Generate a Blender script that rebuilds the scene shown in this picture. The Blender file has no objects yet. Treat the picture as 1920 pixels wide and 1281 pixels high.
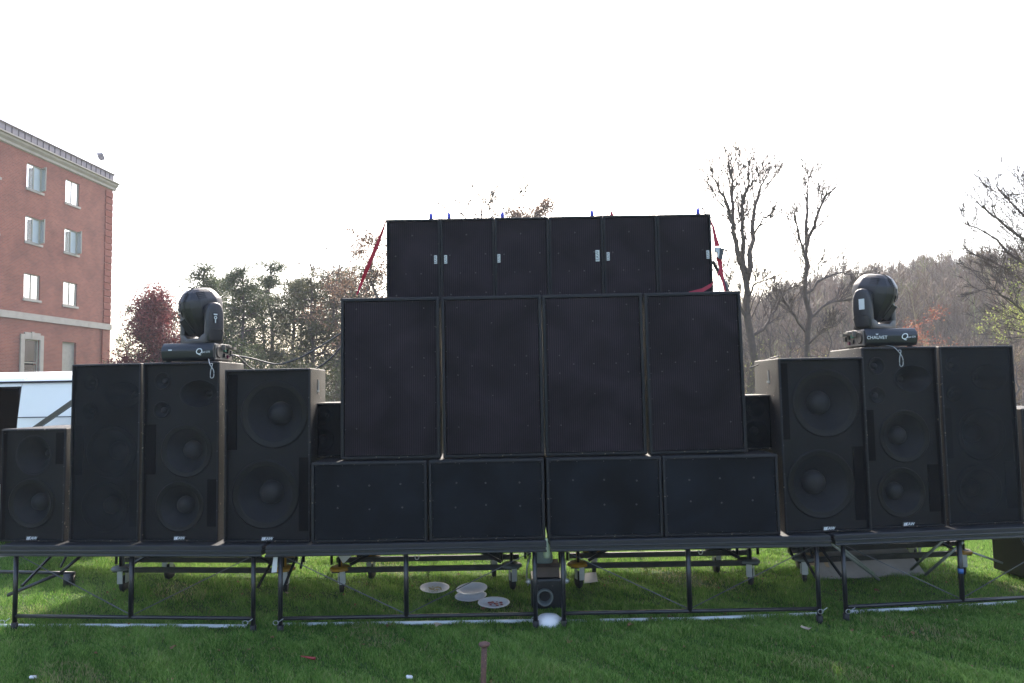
import bpy, bmesh, math, random
import numpy as np
from mathutils import Vector, Matrix, Euler, Quaternion

rnd = random.Random(11)
rng = np.random.default_rng(7)
R = math.radians
sc = bpy.context.scene
col = sc.collection

# ------------------------------------------------------------------ camera
H = 2.03
FOC = 1280.0
camd = bpy.data.cameras.new("camera")
camd.lens = 24.0; camd.sensor_width = 36.0; camd.sensor_fit = 'HORIZONTAL'
camd.clip_start = 0.05; camd.clip_end = 3000
cam = bpy.data.objects.new("camera", camd); col.objects.link(cam)
CM = Matrix.Rotation(R(90 + 3.64), 4, 'X') @ Matrix.Rotation(R(-1.05), 4, 'Z')
cam.matrix_world = Matrix.Translation((0, 0, H)) @ CM
sc.camera = cam
# ------------------------------------------------------------------ sky and sun
SUN_EL, SUN_ROT = 38.0, 3.0
w = bpy.data.worlds.new("World"); sc.world = w; w.use_nodes = True
nt = w.node_tree; nt.nodes.clear()
sky = nt.nodes.new('ShaderNodeTexSky'); sky.sky_type = 'NISHITA'; sky.sun_disc = False
sky.sun_elevation = R(SUN_EL); sky.sun_rotation = R(SUN_ROT)
sky.air_density = 1.0; sky.dust_density = 4.0; sky.ozone_density = 1.0; sky.altitude = 100
bg = nt.nodes.new('ShaderNodeBackground'); bg.inputs['Strength'].default_value = 0.15
wo = nt.nodes.new('ShaderNodeOutputWorld')
nt.links.new(sky.outputs[0], bg.inputs[0]); nt.links.new(bg.outputs[0], wo.inputs[0])
sd = bpy.data.lights.new("sun", 'SUN'); sd.energy = 2.0; sd.angle = R(0.6); sd.color = (1.0, 0.93, 0.82)
so = bpy.data.objects.new("sun", sd); col.objects.link(so)
svec = Vector((math.sin(R(SUN_ROT)) * math.cos(R(SUN_EL)), math.cos(R(SUN_ROT)) * math.cos(R(SUN_EL)), math.sin(R(SUN_EL))))
so.rotation_euler = svec.to_track_quat('Z', 'Y').to_euler()
so.location = svec * 60
sc.view_settings.view_transform = 'Standard'
sc.view_settings.look = 'None'
sc.view_settings.gamma = 1.0
sc.view_settings.use_curve_mapping = False
sc.view_settings.exposure = 2.12

HAZE = 0.0008
# ------------------------------------------------------------------ helpers
def at(px, py, Y):
    r = CM.to_3x3() @ Vector(((px - 960) / FOC, -(py - 640.5) / FOC, -1))
    return Vector((0, 0, H)) + r * (Y / r.y)

class MB:
    """collects geometry, builds ONE mesh object"""
    def __init__(s): s.v = []; s.t = []; s.q = []; s.n = 0; s.a = []; s.m = {}
    def add(s, V, T=None, Q=None, a=0.0):
        V = np.asarray(V, dtype=np.float32).reshape(-1, 3)
        s.v.append(V)
        if T is not None and len(T): s.t.append(np.asarray(T, dtype=np.int32).reshape(-1, 3) + s.n)
        if Q is not None and len(Q): s.q.append(np.asarray(Q, dtype=np.int32).reshape(-1, 4) + s.n)
        s.a.append(np.broadcast_to(np.asarray(a, dtype=np.float32), (len(V),)).copy())
        s.n += len(V)
        return s
    def box(s, c, d, rz=0.0, a=0.0, M=None):
        x, y, z = d[0] / 2, d[1] / 2, d[2] / 2
        V = np.array([[-x, -y, -z], [x, -y, -z], [x, y, -z], [-x, y, -z], [-x, -y, z], [x, -y, z], [x, y, z], [-x, y, z]])
        if rz:
            cc, ss = math.cos(rz), math.sin(rz)
            V = V @ np.array([[cc, ss, 0], [-ss, cc, 0], [0, 0, 1]])
        if M is not None: V = V @ np.array(M.to_3x3().transposed())
        V = V + np.array(c)
        return s.add(V, Q=[[0, 3, 2, 1], [4, 5, 6, 7], [0, 1, 5, 4], [1, 2, 6, 5], [2, 3, 7, 6], [3, 0, 4, 7]], a=a)
    def tube(s, P, r, sides=6, cap=True, a=0.0):
        P = np.asarray([tuple(p) for p in P], dtype=float); n = len(P)
        r = np.broadcast_to(np.asarray(r, dtype=float), (n,))
        T = np.gradient(P, axis=0); T /= (np.linalg.norm(T, axis=1, keepdims=True) + 1e-9)
        m = T.mean(axis=0)
        ref = np.array([0., 0., 1.]) if abs(m[2]) < 0.8 * (np.linalg.norm(m) + 1e-9) else np.array([1., 0., 0.])
        U = np.cross(T, ref); U /= (np.linalg.norm(U, axis=1, keepdims=True) + 1e-9)
        W = np.cross(T, U)
        an = np.arange(sides) * 2 * math.pi / sides
        V = P[:, None, :] + r[:, None, None] * (np.cos(an)[None, :, None] * U[:, None, :] + np.sin(an)[None, :, None] * W[:, None, :])
        V = V.reshape(-1, 3); Q = []
        for i in range(n - 1):
            for j in range(sides):
                k = (j + 1) % sides
                Q.append((i * sides + j, i * sides + k, (i + 1) * sides + k, (i + 1) * sides + j))
        Tt = []
        if cap:
            V = np.vstack([V, P[0], P[-1]]); b0 = n * sides
            for j in range(sides):
                k = (j + 1) % sides
                Tt.append((b0, k, j)); Tt.append((b0 + 1, (n - 1) * sides + j, (n - 1) * sides + k))
        return s.add(V, T=Tt, Q=Q, a=a)
    def lathe(s, prof, c=(0, 0, 0), axis='Z', n=24, sx=1.0, sy=1.0, a=0.0, M=None):
        """prof = [(radius, height)]; around axis; sx, sy squash"""
        an = np.arange(n) * 2 * math.pi / n
        V = []
        for (rr, hh) in prof:
            for t in an:
                x, y, z = rr * math.cos(t) * sx, rr * math.sin(t) * sy, hh
                if axis == 'Y': x, y, z = x, z, y       # height runs along +y
                if axis == 'X': x, y, z = z, x, y
                V.append((x, y, z))
        V = np.array(V)
        if M is not None: V = V @ np.array(M.to_3x3().transposed())
        V = V + np.array(c)
        Q = []
        for i in range(len(prof) - 1):
            for j in range(n):
                k = (j + 1) % n
                Q.append((i * n + j, i * n + k, (i + 1) * n + k, (i + 1) * n + j))
        return s.add(V, Q=Q, a=a)
    def leaves(s, C, size, flat=0.0, asp=0.5):
        """one small bent-free quad leaf per centre"""
        C = np.asarray(C, dtype=float); N = len(C)
        if N == 0: return s
        size = np.broadcast_to(np.asarray(size, dtype=float), (N,))
        u = rng.normal(size=(N, 3)); u[:, 2] *= (1 - flat); u /= np.linalg.norm(u, axis=1, keepdims=True)
        b = rng.normal(size=(N, 3)); b[:, 2] *= (1 - flat)
        v = np.cross(u, np.cross(u, b)); v /= (np.linalg.norm(v, axis=1, keepdims=True) + 1e-9)
        a_ = u * size[:, None] * 0.5; b_ = v * size[:, None] * 0.5 * asp
        V = np.stack([C - a_, C + b_, C + a_, C - b_], axis=1).reshape(-1, 3)
        Q = np.arange(N * 4).reshape(N, 4)
        return s.add(V, Q=Q, a=np.repeat(rng.random(N), 4))
    def mesh(s, name, mat, smooth=False):
        me = bpy.data.meshes.new(name)
        V = np.concatenate(s.v) if s.v else np.zeros((0, 3))
        T = np.concatenate(s.t) if s.t else np.zeros((0, 3), int)
        Q = np.concatenate(s.q) if s.q else np.zeros((0, 4), int)
        me.vertices.add(len(V)); me.vertices.foreach_set('co', V.astype(np.float32).ravel())
        nl = T.size + Q.size
        me.loops.add(nl); me.loops.foreach_set('vertex_index', np.concatenate([T.ravel(), Q.ravel()]).astype(np.int32))
        npoly = len(T) + len(Q)
        me.polygons.add(npoly)
        st = np.concatenate([np.arange(len(T)) * 3, T.size + np.arange(len(Q)) * 4]).astype(np.int32)
        me.polygons.foreach_set('loop_start', st)
        me.polygons.foreach_set('use_smooth', np.full(npoly, bool(smooth), dtype=bool))
        at_ = me.attributes.new('rnd', 'FLOAT', 'POINT'); at_.data.foreach_set('value', np.concatenate(s.a))
        me.update(calc_edges=True)
        for m in (mat if isinstance(mat, (list, tuple)) else [mat]): me.materials.append(m)
        return me
    def build(s, name, mat, parent=None, smooth=False):
        return link(name, s.mesh(name, mat, smooth), parent)

def link(name, me, parent=None):
    o = bpy.data.objects.new(name, me); col.objects.link(o)
    if parent is not None: o.parent = parent
    return o
def tag(o, label=None, cat=None, group=None, kind=None):
    if label: o['label'] = label
    if cat: o['category'] = cat
    if group: o['group'] = group
    if kind: o['kind'] = kind
    return o
def empty(name, loc, rz=0.0, label=None, cat=None, group=None):
    o = bpy.data.objects.new(name, None); col.objects.link(o)
    o.empty_display_size = 0.1
    o.location = loc; o.rotation_euler = (0, 0, rz)
    return tag(o, label, cat, group)
def copy_tree(o, parent=None):
    c = o.copy(); col.objects.link(c)
    if parent is not None: c.parent = parent
    for ch in list(o.children): copy_tree(ch, c)
    return c
def bm_obj(name, bm, mat, parent=None, smooth=False):
    me = bpy.data.meshes.new(name); bm.normal_update(); bm.to_mesh(me); bm.free()
    for m in (mat if isinstance(mat, (list, tuple)) else [mat]): me.materials.append(m)
    if smooth:
        me.polygons.foreach_set('use_smooth', np.ones(len(me.polygons), dtype=bool))
        try: me.set_sharp_from_angle(angle=R(35))
        except Exception: pass
    return link(name, me, parent)
def hull_bm(V, F, bev=0.0, seg=2):
    bm = bmesh.new(); vs = [bm.verts.new(v) for v in V]
    for f in F: bm.faces.new([vs[i] for i in f])
    bmesh.ops.recalc_face_normals(bm, faces=bm.faces)
    if bev: bmesh.ops.bevel(bm, geom=list(bm.edges), offset=bev, segments=seg, affect='EDGES', profile=0.5)
    return bm
BF = [(0, 3, 2, 1), (4, 5, 6, 7), (0, 1, 5, 4), (1, 2, 6, 5), (2, 3, 7, 6), (3, 0, 4, 7)]
def box_bm(c, d, bev=0.0, seg=2):
    x, y, z = d[0] / 2, d[1] / 2, d[2] / 2
    V = [(-x, -y, -z), (x, -y, -z), (x, y, -z), (-x, y, -z), (-x, -y, z), (x, -y, z), (x, y, z), (-x, y, z)]
    return hull_bm([(a + c[0], b + c[1], e + c[2]) for a, b, e in V], BF, bev, seg)
def prism_bm(pts, axis, a, b, bev=0.0, seg=2):
    """pts: 2-D outline; extruded along axis from a to b. axis X: pts=(y,z); Y: (x,z); Z: (x,y)"""
    def mk(p, t): return {'X': (t, p[0], p[1]), 'Y': (p[0], t, p[1]), 'Z': (p[0], p[1], t)}[axis]
    n = len(pts); V = [mk(p, a) for p in pts] + [mk(p, b) for p in pts]
    F = [tuple(range(n)), tuple(range(2 * n - 1, n - 1, -1))] + [(i, (i + 1) % n, n + (i + 1) % n, n + i) for i in range(n)]
    return hull_bm(V, F, bev, seg)
_txt = {}
def text_mesh(body, size, ext=0.0004, shear=0.0, mat=None):
    cu = bpy.data.curves.new('lettering', 'FONT'); cu.body = body; cu.size = size; cu.extrude = ext; cu.shear = shear
    cu.align_x = 'CENTER'; cu.align_y = 'CENTER'; cu.resolution_u = 3
    o = bpy.data.objects.new('tmp', cu); col.objects.link(o)
    dg = bpy.context.evaluated_depsgraph_get()
    me = bpy.data.meshes.new_from_object(o.evaluated_get(dg)); me.name = 'lettering'
    bpy.data.objects.remove(o); bpy.data.curves.remove(cu)
    me.materials.clear(); me.materials.append(mat)
    return me

# ------------------------------------------------------------------ materials
def mat(name, color, rough=0.6, metal=0.0, noise=None, bump=None, spec=0.5, col2=None, flecks=None, attr=None, transl=0.0, sheen=0.0, detail=6.0):
    """noise=(scale, amount) colour mottling towards col2; bump=(scale, strength); flecks=(scale, threshold, colour)"""
    m = bpy.data.materials.new(name); m.use_nodes = True
    N = m.node_tree.nodes; L = m.node_tree.links; N.clear()
    out = N.new('ShaderNodeOutputMaterial'); p = N.new('ShaderNodeBsdfPrincipled')
    p.inputs['Roughness'].default_value = rough; p.inputs['Metallic'].default_value = metal
    p.inputs['Specular IOR Level'].default_value = spec
    c = (*color, 1.0); cur = None
    tc = N.new('ShaderNodeTexCoord')
    if noise:
        nz = N.new('ShaderNodeTexNoise'); nz.inputs['Scale'].default_value = noise[0]; nz.inputs['Detail'].default_value = detail
        L.new(tc.outputs['Object'], nz.inputs['Vector'])
        mr = N.new('ShaderNodeMapRange'); mr.inputs['From Min'].default_value = 0.35; mr.inputs['From Max'].default_value = 0.68
        L.new(nz.outputs[0], mr.inputs[0])
        mul = N.new('ShaderNodeMath'); mul.operation = 'MULTIPLY'; mul.inputs[1].default_value = noise[1]; L.new(mr.outputs[0], mul.inputs[0])
        mx = N.new('ShaderNodeMix'); mx.data_type = 'RGBA'; mx.inputs['A'].default_value = c
        mx.inputs['B'].default_value = (*(col2 or tuple(x * 0.6 for x in color)), 1)
        L.new(mul.outputs[0], mx.inputs['Factor']); cur = mx.outputs['Result']
    if attr:
        an = N.new('ShaderNodeAttribute'); an.attribute_name = 'rnd'
        cr = N.new('ShaderNodeValToRGB'); cr.color_ramp.interpolation = 'LINEAR'
        els = cr.color_ramp.elements
        for i, (pos, cc) in enumerate(attr):
            e = els[i] if i < 2 else els.new(pos)
            e.position = pos; e.color = (*cc, 1)
        L.new(an.outputs['Fac'], cr.inputs[0])
        if cur is None: cur = cr.outputs[0]
        else:
            mx2 = N.new('ShaderNodeMix'); mx2.data_type = 'RGBA'; mx2.inputs['Factor'].default_value = 0.72
            L.new(cur, mx2.inputs['A']); L.new(cr.outputs[0], mx2.inputs['B']); cur = mx2.outputs['Result']
    if flecks:
        vo = N.new('ShaderNodeTexNoise'); vo.inputs['Scale'].default_value = flecks[0]; vo.inputs['Detail'].default_value = 3
        L.new(tc.outputs['Object'], vo.inputs['Vector'])
        gt = N.new('ShaderNodeMath'); gt.operation = 'GREATER_THAN'; gt.inputs[1].default_value = flecks[1]; L.new(vo.outputs[0], gt.inputs[0])
        mx3 = N.new('ShaderNodeMix'); mx3.data_type = 'RGBA'
        if cur is None: mx3.inputs['A'].default_value = c
        else: L.new(cur, mx3.inputs['A'])
        mx3.inputs['B'].default_value = (*flecks[2], 1); L.new(gt.outputs[0], mx3.inputs['Factor']); cur = mx3.outputs['Result']
    if cur is None: p.inputs['Base Color'].default_value = c
    else: L.new(cur, p.inputs['Base Color'])
    if bump:
        nb = N.new('ShaderNodeTexNoise'); nb.inputs['Scale'].default_value = bump[0]; nb.inputs['Detail'].default_value = 5
        L.new(tc.outputs['Object'], nb.inputs['Vector'])
        b = N.new('ShaderNodeBump'); b.inputs['Strength'].default_value = bump[1]; b.inputs['Distance'].default_value = 0.02
        L.new(nb.outputs[0], b.inputs['Height']); L.new(b.outputs[0], p.inputs['Normal'])
    if transl:
        tr = N.new('ShaderNodeBsdfTranslucent')
        if cur is None: tr.inputs[0].default_value = c
        else: L.new(cur, tr.inputs[0])
        ms = N.new('ShaderNodeMixShader'); ms.inputs[0].default_value = transl
        L.new(p.outputs[0], ms.inputs[1]); L.new(tr.outputs[0], ms.inputs[2]); L.new(ms.outputs[0], out.inputs[0])
    else: L.new(p.outputs[0], out.inputs[0])
    return m

def grille_mat(name, color, clear=0.0, period=0.011, amt=0.5):
    """perforated steel: fine columns of holes; clear = share of open area"""
    m = bpy.data.materials.new(name); m.use_nodes = True
    N = m.node_tree.nodes; L = m.node_tree.links; N.clear()
    out = N.new('ShaderNodeOutputMaterial'); p = N.new('ShaderNodeBsdfPrincipled')
    p.inputs['Roughness'].default_value = 0.6; p.inputs['Specular IOR Level'].default_value = 0.12
    tc = N.new('ShaderNodeTexCoord'); sep = N.new('ShaderNodeSeparateXYZ'); L.new(tc.outputs['Object'], sep.inputs[0])
    def sn(sock, per):
        a = N.new('ShaderNodeMath'); a.operation = 'MULTIPLY'; a.inputs[1].default_value = 2 * math.pi / per; L.new(sock, a.inputs[0])
        b = N.new('ShaderNodeMath'); b.operation = 'SINE'; L.new(a.outputs[0], b.inputs[0]); return b.outputs[0]
    sx = sn(sep.outputs[0], period)
    nz = N.new('ShaderNodeTexNoise'); nz.inputs['Scale'].default_value = 2.6; nz.inputs['Detail'].default_value = 7; nz.inputs['Distortion'].default_value = 0.6
    oi = N.new('ShaderNodeObjectInfo'); va = N.new('ShaderNodeVectorMath'); va.operation = 'ADD'; L.new(tc.outputs['Object'], va.inputs[0]); L.new(oi.outputs['Location'], va.inputs[1]); L.new(va.outputs[0], nz.inputs['Vector'])
    f = N.new('ShaderNodeMapRange'); f.inputs['From Min'].default_value = -1; f.inputs['From Max'].default_value = 1
    f.inputs['To Min'].default_value = 1 - amt; f.inputs['To Max'].default_value = 1 + amt; L.new(sx, f.inputs[0])
    g = N.new('ShaderNodeMapRange'); g.inputs['From Min'].default_value = 0.3; g.inputs['From Max'].default_value = 0.7
    g.inputs['To Min'].default_value = 0.55; g.inputs['To Max'].default_value = 1.7; L.new(nz.outputs[0], g.inputs[0])
    mu = N.new('ShaderNodeMath'); mu.operation = 'MULTIPLY'; L.new(f.outputs[0], mu.inputs[0]); L.new(g.outputs[0], mu.inputs[1])
    vm = N.new('ShaderNodeVectorMath'); vm.operation = 'SCALE'; vm.inputs[0].default_value = color; L.new(mu.outputs[0], vm.inputs['Scale'])
    L.new(vm.outputs[0], p.inputs['Base Color'])
    if clear:
        tr = N.new('ShaderNodeBsdfTransparent'); ms = N.new('ShaderNodeMixShader'); ms.inputs[0].default_value = clear
        L.new(p.outputs[0], ms.inputs[1]); L.new(tr.outputs[0], ms.inputs[2]); L.new(ms.outputs[0], out.inputs[0])
    else: L.new(p.outputs[0], out.inputs[0])
    return m

M = {}
M['cab'] = mat('cabinet_paint', (0.0095, 0.010, 0.0125), 0.62, spec=0.3, noise=(3, 0.8), col2=(0.018, 0.017, 0.017), bump=(180, 0.35), flecks=(22, 0.70, (0.16, 0.13, 0.10)))
M['grille_solid'] = grille_mat('grille_steel', (0.0128, 0.0092, 0.0122), 0.0, 0.0185, 0.6)
M['grille_low'] = grille_mat('grille_steel_foam', (0.0055, 0.0066, 0.0092), 0.0, 0.009, 0.25)
M['grille_sheer'] = grille_mat('grille_steel_open', (0.0065, 0.0065, 0.008), 0.5, 0.008, 0.4)
M['grille_dense'] = grille_mat('grille_steel_dense', (0.0055, 0.0065, 0.0085), 0.14, 0.008, 0.4)
M['screw'] = mat('screw_steel', (0.055, 0.053, 0.055), 0.5, 0.3)
M['baffle'] = mat('baffle_paint', (0.012, 0.012, 0.014), 0.6)
M['port'] = mat('port_shade', (0.004, 0.004, 0.005), 1.0, spec=0.0)  # matte black stands for the shade inside the open port slots
M['cone'] = mat('cone_paper', (0.03, 0.031, 0.036), 0.6, noise=(30, 0.4))
M['surround'] = mat('surround_rubber', (0.012, 0.012, 0.013), 0.38)
M['dust'] = mat('dust_cap', (0.055, 0.053, 0.058), 0.55)
M['badge'] = mat('badge_white', (0.55, 0.58, 0.58), 0.5)
M['badge_dark'] = mat('badge_dark', (0.03, 0.035, 0.04), 0.5)
M['letter'] = mat('letter_white', (0.7, 0.72, 0.74), 0.5)
M['steel_black'] = mat('steel_black', (0.008, 0.009, 0.012), 0.35, 0.0, noise=(9, 0.5), col2=(0.03, 0.03, 0.034), flecks=(40, 0.76, (0.14, 0.12, 0.1)))
M['rail'] = mat('rail_anodised', (0.017, 0.019, 0.022), 0.42, 0.0, noise=(5, 0.6), col2=(0.024, 0.025, 0.026), flecks=(22, 0.755, (0.2, 0.18, 0.15)))
M['deck'] = mat('deck_edge', (0.009, 0.010, 0.014), 0.5, noise=(6, 0.6), col2=(0.016, 0.016, 0.018), flecks=(22, 0.75, (0.15, 0.13, 0.1)))
M['wire'] = mat('wire_steel', (0.10, 0.10, 0.11), 0.4, 0.4)
M['galv'] = mat('galvanised', (0.42, 0.44, 0.45), 0.38, 0.3, noise=(14, 0.5), col2=(0.3, 0.31, 0.32))
M['alu'] = mat('aluminium_tube', (0.35, 0.38, 0.38), 0.35, 0.6, noise=(20, 0.5))
M['pipe'] = mat('pipe_white', (0.62, 0.66, 0.68), 0.35, noise=(12, 0.5), col2=(0.42, 0.46, 0.48), flecks=(18, 0.70, (0.18, 0.2, 0.16)))
M['yellow'] = mat('caster_yellow', (0.45, 0.24, 0.01), 0.5, noise=(14, 0.7), col2=(0.16, 0.09, 0.02))
M['greymetal'] = mat('caster_grey', (0.13, 0.15, 0.15), 0.5, 0.3, noise=(14, 0.6))
M['rubber'] = mat('tyre_rubber', (0.012, 0.012, 0.013), 0.7)
M['strap'] = mat('strap_red', (0.38, 0.02, 0.05), 0.6, noise=(20, 0.4), transl=0.25)
M['cable'] = mat('cable_black', (0.03, 0.03, 0.034), 0.45)
M['cablegrey'] = mat('cable_grey', (0.05, 0.05, 0.055), 0.6)
M['connector'] = mat('connector_blue', (0.05, 0.06, 0.42), 0.4)
M['head'] = mat('fixture_plastic', (0.017, 0.016, 0.020), 0.42, bump=(90, 0.12), noise=(4, 0.4), col2=(0.024, 0.023, 0.025))
M['headdark'] = mat('fixture_dark', (0.008, 0.008, 0.01), 0.5)
M['base'] = mat('fixture_base', (0.011, 0.013, 0.017), 0.38, bump=(120, 0.1))
M['backpanel'] = mat('fixture_back_panel', (0.16, 0.14, 0.12), 0.5, 0.2, noise=(20, 0.5))
M['green'] = mat('socket_green', (0.01, 0.18, 0.12), 0.4)
M['maroon'] = mat('socket_maroon', (0.12, 0.01, 0.04), 0.4)
M['plate'] = mat('foam_plate', (0.62, 0.62, 0.64), 0.55, noise=(8, 0.35), col2=(0.5, 0.48, 0.44))
M['sauce'] = mat('red_sauce', (0.22, 0.012, 0.015), 0.35, noise=(40, 0.6))
M['crumb'] = mat('pale_food', (0.4, 0.3, 0.12), 0.6, noise=(60, 0.7), col2=(0.5, 0.42, 0.3))
M['rag'] = mat('white_tape', (0.62, 0.62, 0.6), 0.7, transl=0.2)
M['rust'] = mat('rusty_steel', (0.17, 0.085, 0.06), 0.75, 0.1, noise=(45, 0.9), col2=(0.09, 0.05, 0.05), bump=(160, 0.7), flecks=(70, 0.66, (0.36, 0.24, 0.14)))
M['leafdead'] = mat('dead_leaf', (0.26, 0.13, 0.06), 0.8, noise=(50, 0.7), col2=(0.14, 0.07, 0.04), transl=0.15)
M['leafpale'] = mat('pale_leaf', (0.42, 0.33, 0.24), 0.8, noise=(50, 0.6), transl=0.15)
M['redplastic'] = mat('red_plastic', (0.22, 0.02, 0.02), 0.35)
M['glassg'] = mat('bottle_plastic', (0.30, 0.38, 0.40), 0.25, transl=0.5)
M['paleglass'] = mat('clear_bottle', (0.62, 0.7, 0.5), 0.15, transl=0.6)
M['tarp'] = mat('grey_board', (0.30, 0.27, 0.245), 0.85, noise=(3, 0.8), col2=(0.2, 0.18, 0.165), bump=(12, 0.8))
M['card'] = mat('cardboard', (0.4, 0.28, 0.18), 0.85, noise=(4, 0.5))
M['brownbox'] = mat('brown_box', (0.10, 0.075, 0.065), 0.8, noise=(6, 0.6))
M['ramp'] = mat('ramp_board', (0.42, 0.35, 0.30), 0.7, noise=(4, 0.6))
M['white'] = mat('van_paint', (0.82, 0.80, 0.77), 0.28, noise=(2, 0.3), col2=(0.7, 0.68, 0.65))
M['vanint'] = mat('van_interior', (0.02, 0.017, 0.02), 0.8)
M['glassdark'] = mat('dark_glass', (0.02, 0.024, 0.028), 0.05, spec=0.8)
M['tail'] = mat('tail_light', (0.3, 0.01, 0.01), 0.2)
M['bark'] = mat('bark_grey_brown', (0.10, 0.072, 0.056), 0.95, noise=(6, 0.7), col2=(0.06, 0.046, 0.042), bump=(24, 0.9))
M['barkpine'] = mat('bark_pine', (0.12, 0.09, 0.085), 0.95, noise=(5, 0.7), col2=(0.07, 0.05, 0.045), bump=(14, 0.8))
M['needle'] = mat('pine_needles', (0.06, 0.085, 0.035), 0.6, attr=[(0.0, (0.03, 0.045, 0.018)), (0.5, (0.055, 0.075, 0.03)), (1.0, (0.10, 0.12, 0.06))], transl=0.35)
M['needle2'] = mat('olive_leaves', (0.09, 0.085, 0.045), 0.6, attr=[(0.0, (0.035, 0.045, 0.02)), (0.6, (0.075, 0.08, 0.036)), (1.0, (0.13, 0.12, 0.065))], transl=0.35)
M['redleaf'] = mat('plum_leaves', (0.14, 0.03, 0.045), 0.55, attr=[(0.0, (0.05, 0.018, 0.022)), (0.5, (0.16, 0.038, 0.040)), (1.0, (0.27, 0.085, 0.08))], transl=0.4)
M['brownleaf'] = mat('brown_oak_leaves', (0.16, 0.10, 0.07), 0.7, attr=[(0.0, (0.09, 0.05, 0.035)), (0.6, (0.19, 0.115, 0.08)), (1.0, (0.30, 0.20, 0.14))], transl=0.35)
M['limeleaf'] = mat('young_leaves', (0.30, 0.33, 0.08), 0.6, attr=[(0.0, (0.18, 0.2, 0.05)), (0.5, (0.33, 0.36, 0.09)), (1.0, (0.45, 0.45, 0.16))], transl=0.45)
M['orangeleaf'] = mat('orange_red_leaves', (0.40, 0.10, 0.05), 0.6, attr=[(0.0, (0.18, 0.05, 0.03)), (0.5, (0.30, 0.085, 0.05)), (1.0, (0.34, 0.18, 0.08))], transl=0.4)
M['hillwood'] = mat('hill_wood', (0.14, 0.115, 0.09), 0.9, attr=[(0.0, (0.10, 0.058, 0.032)), (0.45, (0.15, 0.09, 0.048)), (0.7, (0.18, 0.112, 0.055)), (0.84, (0.15, 0.135, 0.04)), (0.93, (0.22, 0.10, 0.05)), (1.0, (0.22, 0.20, 0.07))])
M['grass'] = mat('grass_blades', (0.10, 0.19, 0.03), 0.6, spec=0.12, noise=(1.6, 0.75), col2=(0.18, 0.22, 0.05), detail=8,
                 attr=[(0.0, (0.04, 0.10, 0.02)), (0.45, (0.14, 0.29, 0.06)), (0.85, (0.29, 0.46, 0.11)), (0.93, (0.34, 0.46, 0.15)), (1.0, (0.42, 0.36, 0.19))], transl=0.45)

def ground_mat():
    m = mat('lawn_ground', (0.032, 0.075, 0.014), 0.95, noise=(2.5, 0.9), col2=(0.06, 0.075, 0.022), bump=(60, 0.9), flecks=(9, 0.70, (0.09, 0.07, 0.04)), detail=12)
    return m
M['ground'] = ground_mat()
M['hill'] = mat('hill_ground', (0.11, 0.078, 0.045), 0.95, noise=(0.06, 0.9), col2=(0.15, 0.13, 0.07), bump=(2, 0.6), detail=12)
M['road'] = mat('asphalt', (0.10, 0.10, 0.11), 0.9, noise=(2, 0.6), bump=(40, 0.4))

def brick_mat():
    m = bpy.data.materials.new('red_brick'); m.use_nodes = True
    N = m.node_tree.nodes; L = m.node_tree.links; p = N['Principled BSDF']
    p.inputs['Roughness'].default_value = 0.9
    tc = N.new('ShaderNodeTexCoord'); sep = N.new('ShaderNodeSeparateXYZ'); L.new(tc.outputs['Object'], sep.inputs[0])
    ad = N.new('ShaderNodeMath'); ad.operation = 'ADD'; L.new(sep.outputs[0], ad.inputs[0]); L.new(sep.outputs[1], ad.inputs[1])
    cb = N.new('ShaderNodeCombineXYZ'); L.new(ad.outputs[0], cb.inputs[0]); L.new(sep.outputs[2], cb.inputs[1])
    br = N.new('ShaderNodeTexBrick'); L.new(cb.outputs[0], br.inputs['Vector'])
    br.inputs['Scale'].default_value = 1.0; br.inputs['Brick Width'].default_value = 0.23; br.inputs['Row Height'].default_value = 0.085
    br.inputs['Mortar Size'].default_value = 0.011; br.inputs['Mortar Smooth'].default_value = 0.2; br.inputs['Bias'].default_value = 0.0
    br.inputs['Color1'].default_value = (0.195, 0.048, 0.032, 1); br.inputs['Color2'].default_value = (0.275, 0.076, 0.048, 1)
    br.inputs['Mortar'].default_value = (0.24, 0.155, 0.12, 1)
    nz = N.new('ShaderNodeTexNoise'); nz.inputs['Scale'].default_value = 0.7; nz.inputs['Detail'].default_value = 8; L.new(tc.outputs['Object'], nz.inputs['Vector'])
    mr = N.new('ShaderNodeMapRange'); mr.inputs['From Min'].default_value = 0.3; mr.inputs['From Max'].default_value = 0.7
    mr.inputs['To Min'].default_value = 0.76; mr.inputs['To Max'].default_value = 1.18; L.new(nz.outputs[0], mr.inputs[0])
    vm = N.new('ShaderNodeVectorMath'); vm.operation = 'SCALE'; L.new(br.outputs[0], vm.inputs[0]); L.new(mr.outputs[0], vm.inputs['Scale'])
    L.new(vm.outputs[0], p.inputs['Base Color'])
    b = N.new('ShaderNodeBump'); b.inputs['Strength'].default_value = 0.2; b.inputs['Distance'].default_value = 0.004; b.invert = True
    L.new(br.outputs['Fac'], b.inputs['Height']); L.new(b.outputs[0], p.inputs['Normal'])
    return m
M['brick'] = brick_mat()
M['quoin'] = mat('quoin_brick', (0.215, 0.058, 0.04), 0.9, noise=(9, 0.7), col2=(0.20, 0.055, 0.038), bump=(30, 0.6))
M['stone'] = mat('limestone', (0.40, 0.36, 0.31), 0.85, noise=(3, 0.6), col2=(0.31, 0.27, 0.23), bump=(25, 0.3))
M['copper'] = mat('standing_seam_metal', (0.26, 0.235, 0.25), 0.85, 0.0, noise=(2, 0.6), col2=(0.17, 0.145, 0.16))
M['seam'] = mat('dark_seam', (0.10, 0.085, 0.10), 0.8)
M['frame'] = mat('window_frame_tan', (0.46, 0.42, 0.34), 0.6)
M['blind'] = mat('blind_white', (0.78, 0.82, 0.82), 0.7)
M['roomdark'] = mat('room_dark', (0.03, 0.03, 0.03), 0.9)
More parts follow.
